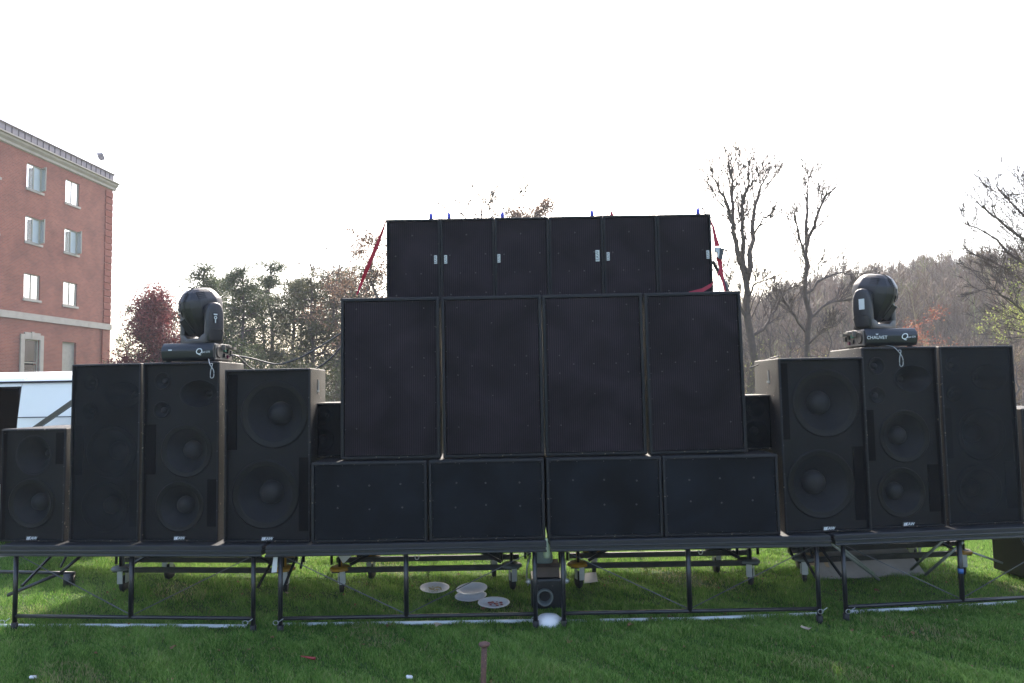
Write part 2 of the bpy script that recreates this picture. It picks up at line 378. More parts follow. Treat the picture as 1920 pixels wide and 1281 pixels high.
M['panel'] = mat('beige_panel', (0.36, 0.33, 0.28), 0.7, noise=(5, 0.3))
def glass_mat():
    m = bpy.data.materials.new('window_glass'); m.use_nodes = True
    N = m.node_tree.nodes; L = m.node_tree.links; N.clear()
    out = N.new('ShaderNodeOutputMaterial'); g = N.new('ShaderNodeBsdfGlossy'); g.inputs['Roughness'].default_value = 0.12
    t = N.new('ShaderNodeBsdfTransparent'); t.inputs[0].default_value = (0.85, 0.92, 0.92, 1)
    fr = N.new('ShaderNodeFresnel'); fr.inputs[0].default_value = 1.5
    mr = N.new('ShaderNodeMapRange'); mr.inputs['From Max'].default_value = 0.4; mr.inputs['To Min'].default_value = 0.6; mr.inputs['To Max'].default_value = 0.9
    L.new(fr.outputs[0], mr.inputs[0])
    ms = N.new('ShaderNodeMixShader'); L.new(mr.outputs[0], ms.inputs[0]); L.new(t.outputs[0], ms.inputs[1]); L.new(g.outputs[0], ms.inputs[2])
    L.new(ms.outputs[0], out.inputs[0]); return m
M['glass'] = glass_mat()

# ------------------------------------------------------------------ ground and hill
def smooth(a, b, x):
    t = np.clip((x - a) / (b - a), 0, 1); return t * t * (3 - 2 * t)
def hill_h(X, Y):
    az = X / np.maximum(Y, 1)
    d = np.hypot(X, Y)
    lat = smooth(0.06, 0.52, az)
    rise = smooth(62, 170, d)
    z = 18.3 * lat * rise * (1 + 0.07 * np.sin(X * 0.035 + 1.0) + 0.05 * np.sin(X * 0.09) + 0.04 * np.sin(Y * 0.06 + X * 0.02))
    return z - 3.0 * smooth(30, 80, d) * (1 - smooth(100, 200, d) * 0.3)
xs = np.concatenate([np.linspace(-900, -240, 10), np.linspace(-220, 330, 111), np.linspace(350, 900, 10)])
ys = np.concatenate([np.linspace(-300, -20, 8), np.linspace(-10, 300, 104), np.linspace(320, 900, 8)])
GX, GY = np.meshgrid(xs, ys); GZ = hill_h(GX, GY) * (GY > 5)
GZ = np.where(GY > 300, np.minimum(GZ, hill_h(GX, np.full_like(GY, 300))) - 0.0, GZ)
V = np.stack([GX, GY, GZ], -1).reshape(-1, 3)
nx, ny = len(xs), len(ys)
ii, jj = np.meshgrid(np.arange(nx - 1), np.arange(ny - 1)); b0 = (jj * nx + ii).ravel()
Q = np.stack([b0, b0 + 1, b0 + nx + 1, b0 + nx], -1)
cx = V[Q].mean(axis=1); near = (np.hypot(cx[:, 0], cx[:, 1]) < 66) | (cx[:, 0] < cx[:, 1] * 0.08) | (cx[:, 1] < 0)
mb = MB(); mb.add(V, Q=Q[near]); tag(mb.build('lawn', M['ground'], smooth=True), kind='structure')
mb = MB(); mb.add(V, Q=Q[~near]); tag(mb.build('hill', M['hill'], smooth=True), kind='structure')
# a drive crossing the lawn beyond the stage, at the right
P = [(10 + i * 1.5, 22 + 0.12 * i * 1.5) for i in range(26)]
mb = MB(); V = []; Q = []
for i, (x, y) in enumerate(P): V += [(x, yy, 0.03 + float(hill_h(np.array(x), np.array(yy)))) for yy in (y, y + 4.2)]
for i in range(len(P) - 1): Q.append((2 * i, 2 * i + 2, 2 * i + 3, 2 * i + 1))
mb.add(V, Q=Q); tag(mb.build('road', M['road']), kind='structure')

# ------------------------------------------------------------------ grass (uncountable)
def blades(mb, x0, x1, y0, y1, dens, h, wd, segs):
    xr = lambda y: 1.1 * y + 0.6
    N = int((x1 - x0) * (y1 - y0) * dens)
    x = rng.uniform(x0, x1, N); y = rng.uniform(y0, y1, N)
    k = np.abs(x) < xr(y); x = x[k]; y = y[k]; N = len(x)
    # tufty height variation
    var = 0.5 + 0.28 * np.sin(x * 7.3 + 2 * np.sin(y * 5.1)) + 0.22 * np.sin(y * 11.7 + x * 3.1) + 0.25 * np.sin(x * 23 + y * 17)
    patch = np.sin(x * 1.9 + 1.3) * np.sin(y * 2.7 + x * .6) + 0.5 * np.sin(x * 4.7 + y * 3.9)
    hh = h * (0.38 + 0.72 * np.clip(var + 0.12 * np.sin(x * 2.1 - y * 3.3), 0, 1.3)) * rng.uniform(0.6, 1.25, N)
    keep = rng.random(N) > np.clip(0.45 * (patch < -1.1), 0, 1)
    x, y, hh, patch, var = x[keep], y[keep], hh[keep], patch[keep], var[keep]; N = len(x)
    th = rng.uniform(0, 2 * math.pi, N); px, py = np.cos(th) * wd / 2, np.sin(th) * wd / 2
    la = rng.uniform(0, 2 * math.pi, N); lm = hh * rng.uniform(0.15, 0.9, N)
    lx, ly = np.cos(la) * lm, np.sin(la) * lm
    z0 = np.full(N, -0.004)
    a = np.clip(rng.random(N) ** 1.2 * 0.85 + 0.16 * patch + 0.06 + 0.1 * (var - .5), 0, 1)
    dead = rng.random(N) < 0.04 + 0.22 * (patch < -0.9); a = np.where(dead, 1.0, np.minimum(a, 0.9))
    if segs == 1:
        V = np.stack([np.stack([x - px, y - py, z0], -1), np.stack([x + px, y + py, z0], -1), np.stack([x + lx, y + ly, hh], -1)], 1).reshape(-1, 3)
        mb.add(V, T=np.arange(N * 3).reshape(N, 3), a=np.repeat(a, 3))
    else:
        mx, my, mz = x + lx * 0.3, y + ly * 0.3, hh * 0.62
        V = np.stack([np.stack([x - px, y - py, z0], -1), np.stack([x + px, y + py, z0], -1),
                      np.stack([mx + px * .8, my + py * .8, mz], -1), np.stack([mx - px * .8, my - py * .8, mz], -1),
                      np.stack([x + lx, y + ly, hh], -1)], 1).reshape(-1, 3)
        i = np.arange(N) * 5
        mb.add(V, Q=np.stack([i, i + 1, i + 2, i + 3], -1), T=np.stack([i + 3, i + 2, i + 4], -1), a=np.repeat(a, 5))
g = MB()
blades(g, -5.4, 5.4, 4.2, 6.3, 12500, 0.058, 0.0062, 2)
blades(g, -9.5, 9.5, 6.3, 9.0, 7500, 0.045, 0.007, 1)
blades(g, -18, 18, 9.0, 20, 900, 0.05, 0.014, 1)
tag(g.build('grass', M['grass']), 'short green lawn grass around and under the stage', 'grass', kind='stuff')

# ------------------------------------------------------------------ brick building
CO = at(212, 345, 50)
bd = Vector((-0.055, -1.0, 0)).normalized()          # along the wall, towards the camera
brz = math.atan2(bd.y, bd.x)
bld = empty('brick_building', (CO.x, CO.y, 0), brz, 'red brick building with stone belt course and metal roof edge, behind the white van', 'building')
# local: +x along the wall from the far corner, -y outward?  choose outward = local +y side
# local y axis = rotate bd by +90deg
ly = Vector((-bd.y, bd.x, 0))                        # points to +X world = outward, towards the viewer's side
WL, DP = 30.0, 16.0
wins = []
cols = [4.27, 7.68, 11.1, 14.5, 17.9, 21.3, 24.7]
rows = [(14.84, 16.42), (11.49, 13.07), (7.92, 9.48)]
for ci, cxx in enumerate(cols):
    for ri, (z0, z1) in enumerate(rows): wins.append((cxx - 0.67, cxx + 0.67, z0, z1, ci, ri))
ground_open = []
for ci, cxx in enumerate(cols):
    if ci % 2 == 0: ground_open.append((cxx - 0.70, cxx + 0.62, 1.3, 5.44, ci))
    else: ground_open.append((cxx - 0.72, cxx + 0.56, 2.2, 5.40, ci))
def wall_with_holes(name, mt, x0, x1, z0, z1, holes, depth, parent):
    """a wall sheet (outer face at y=0) with rectangular openings and their reveals"""
    mb = MB()
    X = sorted(set([x0, x1] + [h[0] for h in holes] + [h[1] for h in holes]))
    Z = sorted(set([z0, z1] + [h[2] for h in holes] + [h[3] for h in holes]))
    for i in range(len(X) - 1):
        for j in range(len(Z) - 1):
            cx_, cz_ = (X[i] + X[i + 1]) / 2, (Z[j] + Z[j + 1]) / 2
            if any(h[0] < cx_ < h[1] and h[2] < cz_ < h[3] for h in holes): continue
            mb.add([(X[i], 0, Z[j]), (X[i + 1], 0, Z[j]), (X[i + 1], 0, Z[j + 1]), (X[i], 0, Z[j + 1])], Q=[(0, 1, 2, 3)])
    for h in holes:
        a, b, c, d = h[:4]
        mb.add([(a, 0, c), (b, 0, c), (b, 0, d), (a, 0, d), (a, -depth, c), (b, -depth, c), (b, -depth, d), (a, -depth, d)],
               Q=[(0, 1, 5, 4), (1, 2, 6, 5), (2, 3, 7, 6), (3, 0, 4, 7)])
    return mb.build(name, mt, parent)
wl = wall_with_holes('wall', M['brick'], 0, WL, 0, 17.3, wins + ground_open, 0.32, bld)
mb = MB(); mb.box((-0.01 + 0.02, -DP / 2, 8.65), (0.02, DP, 17.3)); mb.box((WL, -DP / 2, 8.65), (0.2, DP, 17.3)); mb.box((WL / 2, -DP, 8.65), (WL, 0.2, 17.3))
mb.build('wall', M['brick'], bld)
mb = MB(); mb.box((WL / 2, -DP / 2, 17.35), (WL - .2, DP - .2, 0.1)); mb.build('roof', M['copper'], bld)
mb = MB(); mb.box((WL / 2 - 0.03, 0.03, 6.80), (WL + 0.1, 0.10, 0.42)); mb.box((-0.03, -DP / 2, 6.80), (0.1, DP, 0.419)); mb.build('belt_course', M['stone'], bld)
# cornice profile (y outward, z)
prof = [(0, 17.0), (0.10, 17.06), (0.12, 17.2), (0.26, 17.34), (0.30, 17.46), (0.42, 17.50), (0.42, 17.58), (0.0, 17.60)]
bm = prism_bm(prof, 'X', -0.22, WL); bm_obj('cornice', bm, M['stone'], bld)
bm = prism_bm([(-0.42 if y == 0.42 else -y, z) for y, z in prof], 'Y', 0.0, -DP) if False else box_bm((-0.1, -DP / 2, 17.3), (0.22, DP - .02, 0.5)); bm_obj('cornice', bm, M['stone'], bld)
pm = MB(); pm.box((0, 0, 0), (0.46, 0.05, 0.56)); pmesh = pm.mesh('parapet_panel', M['copper'])
rm = MB(); rm.box((0, 0, 0), (0.05, 0.06, 0.54)); rmesh = rm.mesh('seam', M['seam'])
mb = MB(); mb.box((WL / 2, -0.02, 17.88), (WL + 0.02, 0.10, 0.58)); mb.box((-0.0, -DP / 2, 17.88), (0.1, DP, 0.58)); mb.box((WL / 2, 0.03, 18.20), (WL + 0.1, 0.3, 0.06)); bk = mb.build('parapet', M['copper'], bld)
for i in range(58):
    x = 0.25 + i * 0.51
    if x > WL - .2: break
    o = link('parapet_panel', pmesh, bk); o.location = (x, 0.045, 17.88); o.rotation_euler = (R(rnd.uniform(-1.2, 1.2)), 0, 0)
    o = link('seam', rmesh, bk); o.location = (x + 0.255, 0.07, 17.88)
mb = MB(); mb.tube([(-0.05, 0.06, 18.19), (WL, 0.06, 18.19)], 0.05, 6); mb.tube([(-0.05, 0.05, 17.62), (WL, 0.05, 17.62)], 0.035, 6); mb.build('parapet_cap', M['copper'], bld)
# quoins
qm = bm_obj('quoin', box_bm((0, 0, 0), (0.86, 0.06, 0.44), 0.025, 1), M['quoin'], bld)
for i in range(20):
    o = qm if i == 0 else link('quoin', qm.data, bld)
    o.location = (0.42, 0.02, 7.3 + i * 0.49)
mb = MB(); mb.tube([(0.95, 0.05, 0.1), (0.95, 0.05, 6.58)], 0.045, 6); mb.build('downpipe', M['quoin'], bld)
# windows
sillm = MB(); sillm.box((0, 0.02, 0.02), (1.5, 0.10, 0.15)); sillmesh = sillm.mesh('sill', M['stone'])
def make_window(x0, x1, z0, z1, kind, fixed_blind, dark):
    w_ = x1 - x0; h_ = z1 - z0; xc = (x0 + x1) / 2
    f = MB(); t = 0.055; y = -0.11
    for bx in [((x0 + t / 2, y, (z0 + z1) / 2), (t, 0.08, h_)), ((x1 - t / 2, y, (z0 + z1) / 2), (t, 0.08, h_)),
               ((xc, y, z0 + t / 2), (w_ - 2 * t, 0.078, t)), ((xc, y, z1 - t / 2), (w_ - 2 * t, 0.078, t))]: f.box(*bx)
    if kind != 'sash': f.box((xc, y, (z0 + z1) / 2), (t * 1.1, 0.07, h_ - 2 * t))
    else: f.box((xc, y, z0 + h_ * 0.55), (w_ - 2 * t, 0.07, t * 1.2))
    fr = f.build('window', M['frame'], bld)
    if kind == 'open':      # one casement stands open, hinged at the far jamb
        g = MB(); g.box((xc + w_ * 0.25, y + 0.0, (z0 + z1) / 2), (w_ / 2 - 1.5 * t, 0.01, h_ - 2 * t)); g.build('pane', M['glass'], fr)
        c = MB(); cw = w_ / 2 - t; ang = R(62); dx, dy = math.cos(ang), math.sin(ang)
        hx, hy = x0 + t, y + 0.04
        for k0, k1, zz, hz in [(0, 1, z0 + t, 0.06), (0, 1, z1 - t, 0.06)]:
            c.box((hx + dx * cw / 2, hy + dy * cw / 2, zz), (cw, 0.05, hz), rz=ang)
        for k in (0.04, 0.96): c.box((hx + dx * cw * k, hy + dy * cw * k, (z0 + z1) / 2), (0.06, 0.05, h_ - 2 * t - .06), rz=ang)
        cs = c.build('casement', M['frame'], fr)
        c = MB(); c.box((hx + dx * cw / 2, hy + dy * cw / 2, (z0 + z1) / 2), (cw * .9, 0.01, h_ - 2.4 * t), rz=ang); c.build('pane', M['glass'], fr)
    else:
        for sx in ((-1, 1) if kind != 'sash' else (0,)):
            g = MB()
            if kind == 'sash':
                g.box((xc, y, z0 + h_ * 0.27), (w_ - 2 * t, 0.01, h_ * 0.5 - t)); g.build('pane', M['glass'], fr)
                g = MB(); g.box((xc, y, z0 + h_ * 0.78), (w_ - 2 * t, 0.01, h_ * 0.42 - t)); g.build('pane', M['glass'], fr)
            else:
                g.box((xc + sx * w_ * 0.25, y, (z0 + z1) / 2), (w_ / 2 - 1.5 * t, 0.01, h_ - 2 * t)); g.build('pane', M['glass'], fr)
    if fixed_blind:
        b = MB(); b.box((xc, -0.155, (z0 + z1) / 2), (w_ - .01, 0.01, h_ - .01)); b.build('blind', M['blind'], fr)
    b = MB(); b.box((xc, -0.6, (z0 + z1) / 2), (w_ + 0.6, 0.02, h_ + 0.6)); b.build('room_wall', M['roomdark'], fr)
    return fr
for (x0, x1, z0, z1, ci, ri) in wins:
    kind = 'open' if (ci, ri) in ((1, 0), (1, 1), (0, 1), (3, 1)) else 'plain'
    bl = (ci, ri) in ((1, 0), (1, 1), (0, 1), (0, 0), (2, 1), (4, 0), (2, 0))
    make_window(x0, x1, z0, z1, kind, bl, not bl)
    o = link('sill', sillmesh, bld); o.location = ((x0 + x1) / 2 - 0.02, 0, z0 - 0.1)
for (x0, x1, z0, z1, ci) in ground_open:
    if ci % 2 == 0:
        mb = MB(); mb.box(((x0 + x1) / 2, -0.18, (z0 + z1) / 2), (x1 - x0, 0.06, z1 - z0)); mb.build('door_panel', M['panel'], bld)
    else:
        make_window(x0, x1, z0, z1, 'sash', False, True)
        mb = MB(); t = 0.30
        mb.box((x0 - t / 2, 0.03, (z0 + z1) / 2), (t, 0.12, z1 - z0 + .6)); mb.box((x1 + t / 2, 0.03, (z0 + z1) / 2), (t, 0.12, z1 - z0 + .6))
        mb.box(((x0 + x1) / 2, 0.031, z1 + 0.21), (x1 - x0, 0.119, 0.42)); mb.box(((x0 + x1) / 2, 0.04, z1 + 0.28), (0.2, 0.14, 0.40))
        pass
        mb.build('window_surround', M['stone'], bld)
# roof floodlight on its bracket
p = at(194, 293, 50.6)
fl = empty('floodlight', (p.x - 0.2, p.y, 17.6), brz, 'grey box floodlight standing above the roof corner of the brick building', 'floodlight')
fx = MB(); fx.tube([(0, 0, 0), (0, 0, p.z - 17.6 - .25)], 0.016, 6); fx.build('post', M['copper'], fl)
bm = box_bm((0, 0, 0), (0.62, 0.34, 0.5), 0.03, 1); hd = bm_obj('lamp_housing', bm, M['copper'], fl); hd.location = (0, 0, p.z - 17.6); hd.rotation_euler = (R(25), R(25), R(50))

rng = np.random.default_rng(21); rnd = random.Random(5)
def tree_paths(mb, p, d, L, r, lev, maxlev, spread=0.75, up=0.25, kids=(5, 8), tips=None, wob=0.16, minr=0.006, ratio=0.6, jit=None):
    n = max(3, 6 - lev); pts = [np.array(p, float)]; d = np.array(d, float); d /= np.linalg.norm(d)
    for i in range(n):
        d = d + rng.normal(size=3) * wob + np.array([0, 0, up * 0.25]); d /= np.linalg.norm(d)
        pts.append(pts[-1] + d * L / n)
    rad = np.linspace(r, max(r * 0.35, minr * 0.6), n + 1)
    mb.tube(pts, rad, 6 if lev == 0 else (4 if lev == 1 else 3), cap=False)
    if tips is not None and lev >= maxlev - 1: tips.extend(pts[2:])
    if lev < maxlev:
        k = rnd.randint(*kids)
        for j in range(k):
            t = rnd.uniform(0.25, 1.0); f = t * n; i = min(int(f), n - 1); q = pts[i] + (pts[i + 1] - pts[i]) * (f - i)
            ax = pts[i + 1] - pts[i]; ax /= np.linalg.norm(ax)
            s_ = rng.normal(size=3); s_ -= ax * (s_ @ ax); s_ /= np.linalg.norm(s_)
            nd = ax * math.cos(spread) + s_ * math.sin(spread) + np.array([0, 0, up * 0.5])
            tree_paths(mb, q, nd, L * rnd.uniform(0.4, 0.7) * (1.15 - 0.5 * t) / (0.6 / ratio), max(rad[i] * 0.5, minr), lev + 1, maxlev, spread, up, kids, tips, wob, minr, ratio)
def limb_tree(name, label, Y, limbs, base, minr=0.0125, lv=2, kids=(3, 5), Lf=0.38, group=None):
    """a bare tree whose main limbs follow drawn paths, with side branches grown along them"""
    x0 = at(base[0], base[1], Y)
    root = empty(name, (x0.x, Y, float(hill_h(np.array(x0.x), np.array(Y)))), 0, label, 'tree', group)
    org = np.array(root.location)
    tr = MB(); cr = MB()
    for k, (pts, r0, r1, dy) in enumerate(limbs):
        n = len(pts)
        P = [np.array(at(px, py, Y + dy * i / (n - 1))) - org for i, (px, py) in enumerate(pts)]
        if k == 0: P[0][2] = -0.2
        # densify with wobble
        D = [P[0]]
        for a, b in zip(P[:-1], P[1:]):
            for t in (0.33, 0.66, 1.0):
                q = a + (b - a) * t
                if t < 1: q = q + rng.normal(size=3) * np.linalg.norm(b - a) * 0.035
                D.append(q)
        s_ = Y / FOC; sc_ = 0.5 if k == 0 else 0.74; rad = np.linspace(r0 * s_ * sc_, max(r1 * s_ * sc_, 0.02), len(D))
        (tr if k == 0 else cr).tube(D, rad, 8 if k == 0 else 5, cap=False)
        Ltot = sum(np.linalg.norm(b - a) for a, b in zip(D[:-1], D[1:]))
        cnt = int((3 if k == 0 else 3) + Ltot * (0.7 if k == 0 else 4.2))
        for j in range(cnt):
            t = rnd.uniform(0.45 if k == 0 else 0.12, 1.0); f = t * (len(D) - 1); i = min(int(f), len(D) - 2)
            q = D[i] + (D[i + 1] - D[i]) * (f - i); ax = D[i + 1] - D[i]; ax /= np.linalg.norm(ax)
            sv = rng.normal(size=3); sv -= ax * (sv @ ax); sv /= np.linalg.norm(sv)
            L = min(2.6, (0.55 + Lf * Ltot * (1.2 - 1.0 * t))) * rnd.uniform(0.5, 1.2)
            nd = ax * 0.8 + sv * 0.72 + np.array([0, 0, 0.35])
            tree_paths(cr, q, nd, L, min(max(rad[i] * 0.34, minr * 1.6), 0.028), 1, lv + 1, 0.5, 0.2, kids, None, 0.09, minr)
    tr.build('trunk', M['bark'], root, smooth=True)
    c = cr.build('crown', M['bark'], root)
    return root
limb_tree('bare_tree', 'tallest bare tree with forking limbs, just right of the big speaker stack', 30,
    [([(1403, 770), (1402, 600), (1398, 520)], 16, 11, 0),
     ([(1398, 525), (1383, 470), (1375, 420), (1362, 380), (1345, 345), (1332, 328)], 8, 1.2, -1.5),
     ([(1378, 430), (1372, 370), (1371, 330), (1366, 290)], 5, 1, 0.6),
     ([(1402, 525), (1413, 450), (1416, 385), (1426, 350), (1442, 318)], 8, 1.1, 1.2),
     ([(1396, 505), (1391, 430), (1393, 375), (1404, 330), (1405, 300)], 6, 1.0, -1.2),
     ([(1413, 440), (1430, 410), (1448, 400)], 3, 0.8, -1),
     ([(1402, 600), (1375, 555), (1358, 530), (1345, 505)], 4, 0.9, -1.4),
     ([(1403, 640), (1440, 605), (1462, 560), (1480, 540)], 5, 1.0, 1.5),
     ([(1400, 560), (1420, 530), (1450, 520)], 3, 0.8, -1.0)], (1403, 740))
limb_tree('bare_tree', 'slimmer bare tree standing between the tallest tree and the right moving head light', 34,
    [([(1512, 770), (1514, 620), (1510, 520), (1513, 455)], 13, 6, 0),
     ([(1510, 520), (1497, 440), (1488, 400)], 4, 0.9, -1.2),
     ([(1513, 460), (1514, 400), (1513, 355), (1521, 320)], 5, 0.8, 1.0),
     ([(1513, 462), (1530, 410), (1547, 368), (1568, 350)], 5, 0.8, -1.5),
     ([(1512, 550), (1545, 522), (1572, 512), (1600, 515)], 4, 0.8, 1.5),
     ([(1513, 625), (1490, 592), (1465, 555), (1450, 540)], 4, 0.8, -1.5),
     ([(1513, 600), (1555, 568), (1590, 562), (1640, 550)], 4, 0.8, 1.0),
     ([(1512, 650), (1545, 615), (1570, 610)], 3, 0.8, -2)], (1512, 740))
et = limb_tree('budding_tree', 'fine branched tree with yellow green buds reaching in at the right edge', 21,
    [([(2040, 780), (2032, 650), (2020, 500), (2015, 380)], 16, 8, 0),
     ([(2025, 650), (1950, 610), (1890, 560), (1850, 540)], 4, 0.7, -1.5),
     ([(2025, 600), (1940, 520), (1870, 450), (1808, 420)], 5, 0.7, 0.8),
     ([(2020, 560), (1940, 470), (1870, 410), (1830, 378)], 5, 0.7, -0.8),
     ([(2020, 500), (1950, 430), (1900, 385), (1868, 350)], 5, 0.7, 1.2),
     ([(2016, 440), (1960, 380), (1925, 345)], 4, 0.7, -1.0),
     ([(2026, 640), (1950, 560), (1880, 500), (1815, 470)], 4, 0.7, 1.8)], (2040, 740), minr=0.0085, lv=2, kids=(3, 5), Lf=0.36)
def px_clumps(mb, org, clumps, Y, n, rad, size, asp=0.6, flat=0.0):
    for (px, py, k) in clumps:
        c = np.array(at(px, py, Y + rng.normal() * 0.5)) - org
        N = int(n * k); pts = c + rng.normal(size=(N, 3)) * rad * k ** 0.33
        mb.leaves(pts, rng.uniform(0.6, 1.3, N) * size, flat, asp)
mb = MB()
px_clumps(mb, np.array(et.location), [(1918, 555, 1), (1890, 585, 1.2), (1862, 598, .8), (1905, 612, 1), (1880, 630, .6), (1838, 616, .5), (1915, 580, 1.2), (1930, 600, 1.4), (1950, 560, 1.5), (1960, 620, 1.5), (1905, 500, .5), (1990, 520, 1.5), (2010, 600, 2), (1895, 540, .5)], 20.5, 120, 0.17, 0.06)
mb.build('leaves', M['limeleaf'], et)

# trees whose bare tops show above the stack
def grown_tree(name, label, px, Y, top, r, cat='tree', lv=3, leaf=None, leafn=0, leafs=0.1, kids=(5, 7), spread=0.6, first=0.3, group=None, mt='bark', lean=0.0, minr=0.010, ratio=0.6, up=0.3, dir_up=1.0, wid=1.0, spr=1.6):
    p = at(px, 740, Y); ht = at(px, top, Y).z; gz = float(hill_h(np.array(p.x), np.array(Y)))
    root = empty(name, (p.x, Y, gz), 0, label, cat, group); ht -= gz
    tr = MB(); cr = MB(); tips = []
    n = 8; P = [np.array([0, 0, -0.2])]
    for i in range(n): P.append(np.array([lean * ht * ((i + 1) / n) ** 1.5 + rng.normal() * 0.02 * ht * (i > 0), rng.normal() * 0.02 * ht, ht * 0.93 * (i + 1) / n]))
    rad = np.linspace(r, r * 0.12, n + 1); tr.tube(P, rad, 7, cap=False)
    nb = int(11 + ht * 0.9)
    for j in range(nb):
        t = first + (1 - first) * (j + rnd.random()) / nb; f = t * n; i = min(int(f), n - 1); q = P[i] + (P[i + 1] - P[i]) * (f - i)
        a = rnd.uniform(0, 6.283); e = rnd.uniform(0.3, 0.9) * dir_up
        L = ht * wid * (0.42 * (1.12 - t) + 0.06) * rnd.uniform(0.7, 1.15)
        tree_paths(cr, q, (math.cos(a), math.sin(a), e), L, max(rad[i] * 0.45, minr), 1, lv, spread, up, kids, tips, 0.15, minr, ratio)
    tr.build('trunk', M[mt], root, smooth=True); cr.build('branches', M[mt], root)
    if leaf and tips:
        T = np.array(tips); idx = rng.integers(0, len(T), leafn); C = T[idx] + rng.normal(size=(leafn, 3)) * leafs * spr
        lm = MB(); lm.leaves(C, rng.uniform(0.6, 1.3, leafn) * leafs, 0.0, 0.65); lm.build('crown', M[leaf], root)
    return root
grown_tree('bare_tree', 'bare tree whose twig tips rise above the left half of the top speaker row', 905, 34, 335, 0.2, lv=3, kids=(4, 6), minr=0.017, first=.5)
grown_tree('bare_tree', 'thin bare tree showing only a few tips over the middle of the top speaker row', 962, 38, 335, 0.16, lv=3, kids=(4, 6), spread=0.4, minr=0.017, first=.5)
grown_tree('oak_tree', 'tree with clinging brown leaves peeking over the top speaker row', 1010, 36, 362, 0.22, lv=3, leaf='brownleaf', leafn=9000, leafs=0.11, kids=(4, 6), minr=0.016, wid=.6, first=.5)
grown_tree('oak_tree', 'brown leaved tree immediately left of the top speaker row, behind the red strap', 702, 30, 452, 0.2, lv=3, leaf='brownleaf', leafn=6000, leafs=0.10, kids=(4, 6))
grown_tree('bare_tree', 'bare tree with thin upright branches behind the pines, left of the red strap', 632, 36, 445, 0.17, lv=3, kids=(3, 5), minr=.016)
grown_tree('bare_tree', 'small bare tree mixed into the pines near the left strap', 588, 40, 468, 0.15, lv=3, kids=(4, 6), minr=.016)
# plum tree and neighbours
rng = np.random.default_rng(33); rnd = random.Random(8)
grown_tree('plum_tree', 'dark red leaved plum tree between the brick building and the left moving head light', 279, 31, 556, 0.16, lv=3, leaf='redleaf', leafn=30000, leafs=0.10, kids=(6, 8), first=0.08, dir_up=1.1, wid=0.74, spr=3.2)
grown_tree('young_tree', 'thin grey green tree right against the brick building corner', 236, 48, 560, 0.1, lv=3, leaf='needle', leafn=2600, leafs=0.11, kids=(4, 6), first=0.15, wid=.45)
grown_tree('olive_tree', 'olive green tree between the plum tree and the left moving head light', 325, 33, 566, 0.12, lv=3, leaf='needle2', leafn=6500, leafs=0.11, kids=(4, 6), first=0.12)
# pines
def pine(label, px, Y, top, wide, dense, leaf='needle', first=0.1):
    p = at(px, 740, Y); gz = float(hill_h(np.array(p.x), np.array(Y))); ht = at(px, top, Y).z - gz
    root = empty('pine_tree', (p.x, Y, gz), 0, label, 'tree', 'pines behind the left wing')
    tr = MB(); br = MB(); lf = MB()
    n = 9; P = [np.array([0, 0, -0.2])]; ln = rnd.uniform(-.04, .04)
    for i in range(n): P.append(np.array([ln * ht * (i + 1) / n + rng.normal() * 0.006 * ht, rng.normal() * 0.006 * ht, ht * 0.97 * (i + 1) / n]))
    rad = np.linspace(0.17, 0.03, n + 1); tr.tube(P, rad, 7, cap=False)
    nb = int(36 * dense)
    for j in range(nb):
        t = first + (1 - first) * ((j + rnd.random()) / nb) ** 0.9; f = t * n; i = min(int(f), n - 1); q = P[i] + (P[i + 1] - P[i]) * (f - i)
        a = rnd.uniform(0, 6.283)
        L = wide * (0.25 + 0.9 * math.sin(min(1, (1 - t) * 1.5 + 0.05) * 1.5)) * rnd.uniform(0.55, 1.2)
        d = np.array([math.cos(a), math.sin(a), rnd.uniform(-0.05, 0.4)]); d /= np.linalg.norm(d)
        pts = [q]; m_ = 5
        for k in range(m_):
            d = d + rng.normal(size=3) * 0.12 + np.array([0, 0, 0.06]); d /= np.linalg.norm(d); pts.append(pts[-1] + d * L / m_)
        br.tube(pts, np.linspace(0.045, 0.012, m_ + 1), 4, cap=False)
        for k in range(2, m_ + 1):
            for s_ in range(rnd.choice((1, 2, 2))):
                c = pts[k] + rng.normal(size=3) * np.array([0.34, 0.34, 0.2]) * (0.5 + 0.25 * L)
                br.tube([pts[k - 1], c], [0.012, 0.006], 3, cap=False)
                N = int(rnd.uniform(34, 70)); rr = rnd.uniform(0.16, 0.30)
                C = c + rng.normal(size=(N, 3)) * np.array([rr, rr, rr * 0.55])
                lf.leaves(C, rng.uniform(0.6, 1.3, N) * 0.15, 0.0, 0.28)
    tr.build('trunk', M['barkpine'], root, smooth=True); br.build('branches', M['barkpine'], root); lf.build('crown', M[leaf], root)
pine('pine with a bushy top directly behind the left moving head light', 374, 38, 494, 1.7, 1.5)
pine('pine at the right shoulder of the left moving head light, second in the pine row', 424, 42, 512, 1.7, 1.5)
pine('pine with a dark double trunk look, third in the pine row from the left', 458, 36, 500, 1.6, 1.3)
pine('pine with the highest thin spire in the middle of the pine row', 511, 40, 484, 1.7, 1.2)
pine('pine with rounded grey green top right of the spire topped pine', 548, 38, 520, 1.6, 1.0, 'needle2')
pine('pine with reddish trunk and bright gaps, just left of the stack of big speakers', 588, 36, 512, 1.7, 1.0, 'needle2')
pine('pine half hidden by the left edge of the big speakers', 640, 41, 508, 1.9, 1.3, 'needle2')
pine('pine behind the top left corner of the big speakers, under the red strap', 690, 39, 490, 1.8, 1.4, 'needle2')
pine('dark pine filling the gap behind the left end of the pine row', 400, 46, 515, 1.9, 1.5)
pine('pine standing behind the spire topped pine, a little farther off', 486, 46, 512, 1.9, 1.3, 'needle2')
pine('broad pine between the spire topped pine and the big speakers, farther off', 565, 47, 522, 2.0, 1.2, 'needle2')
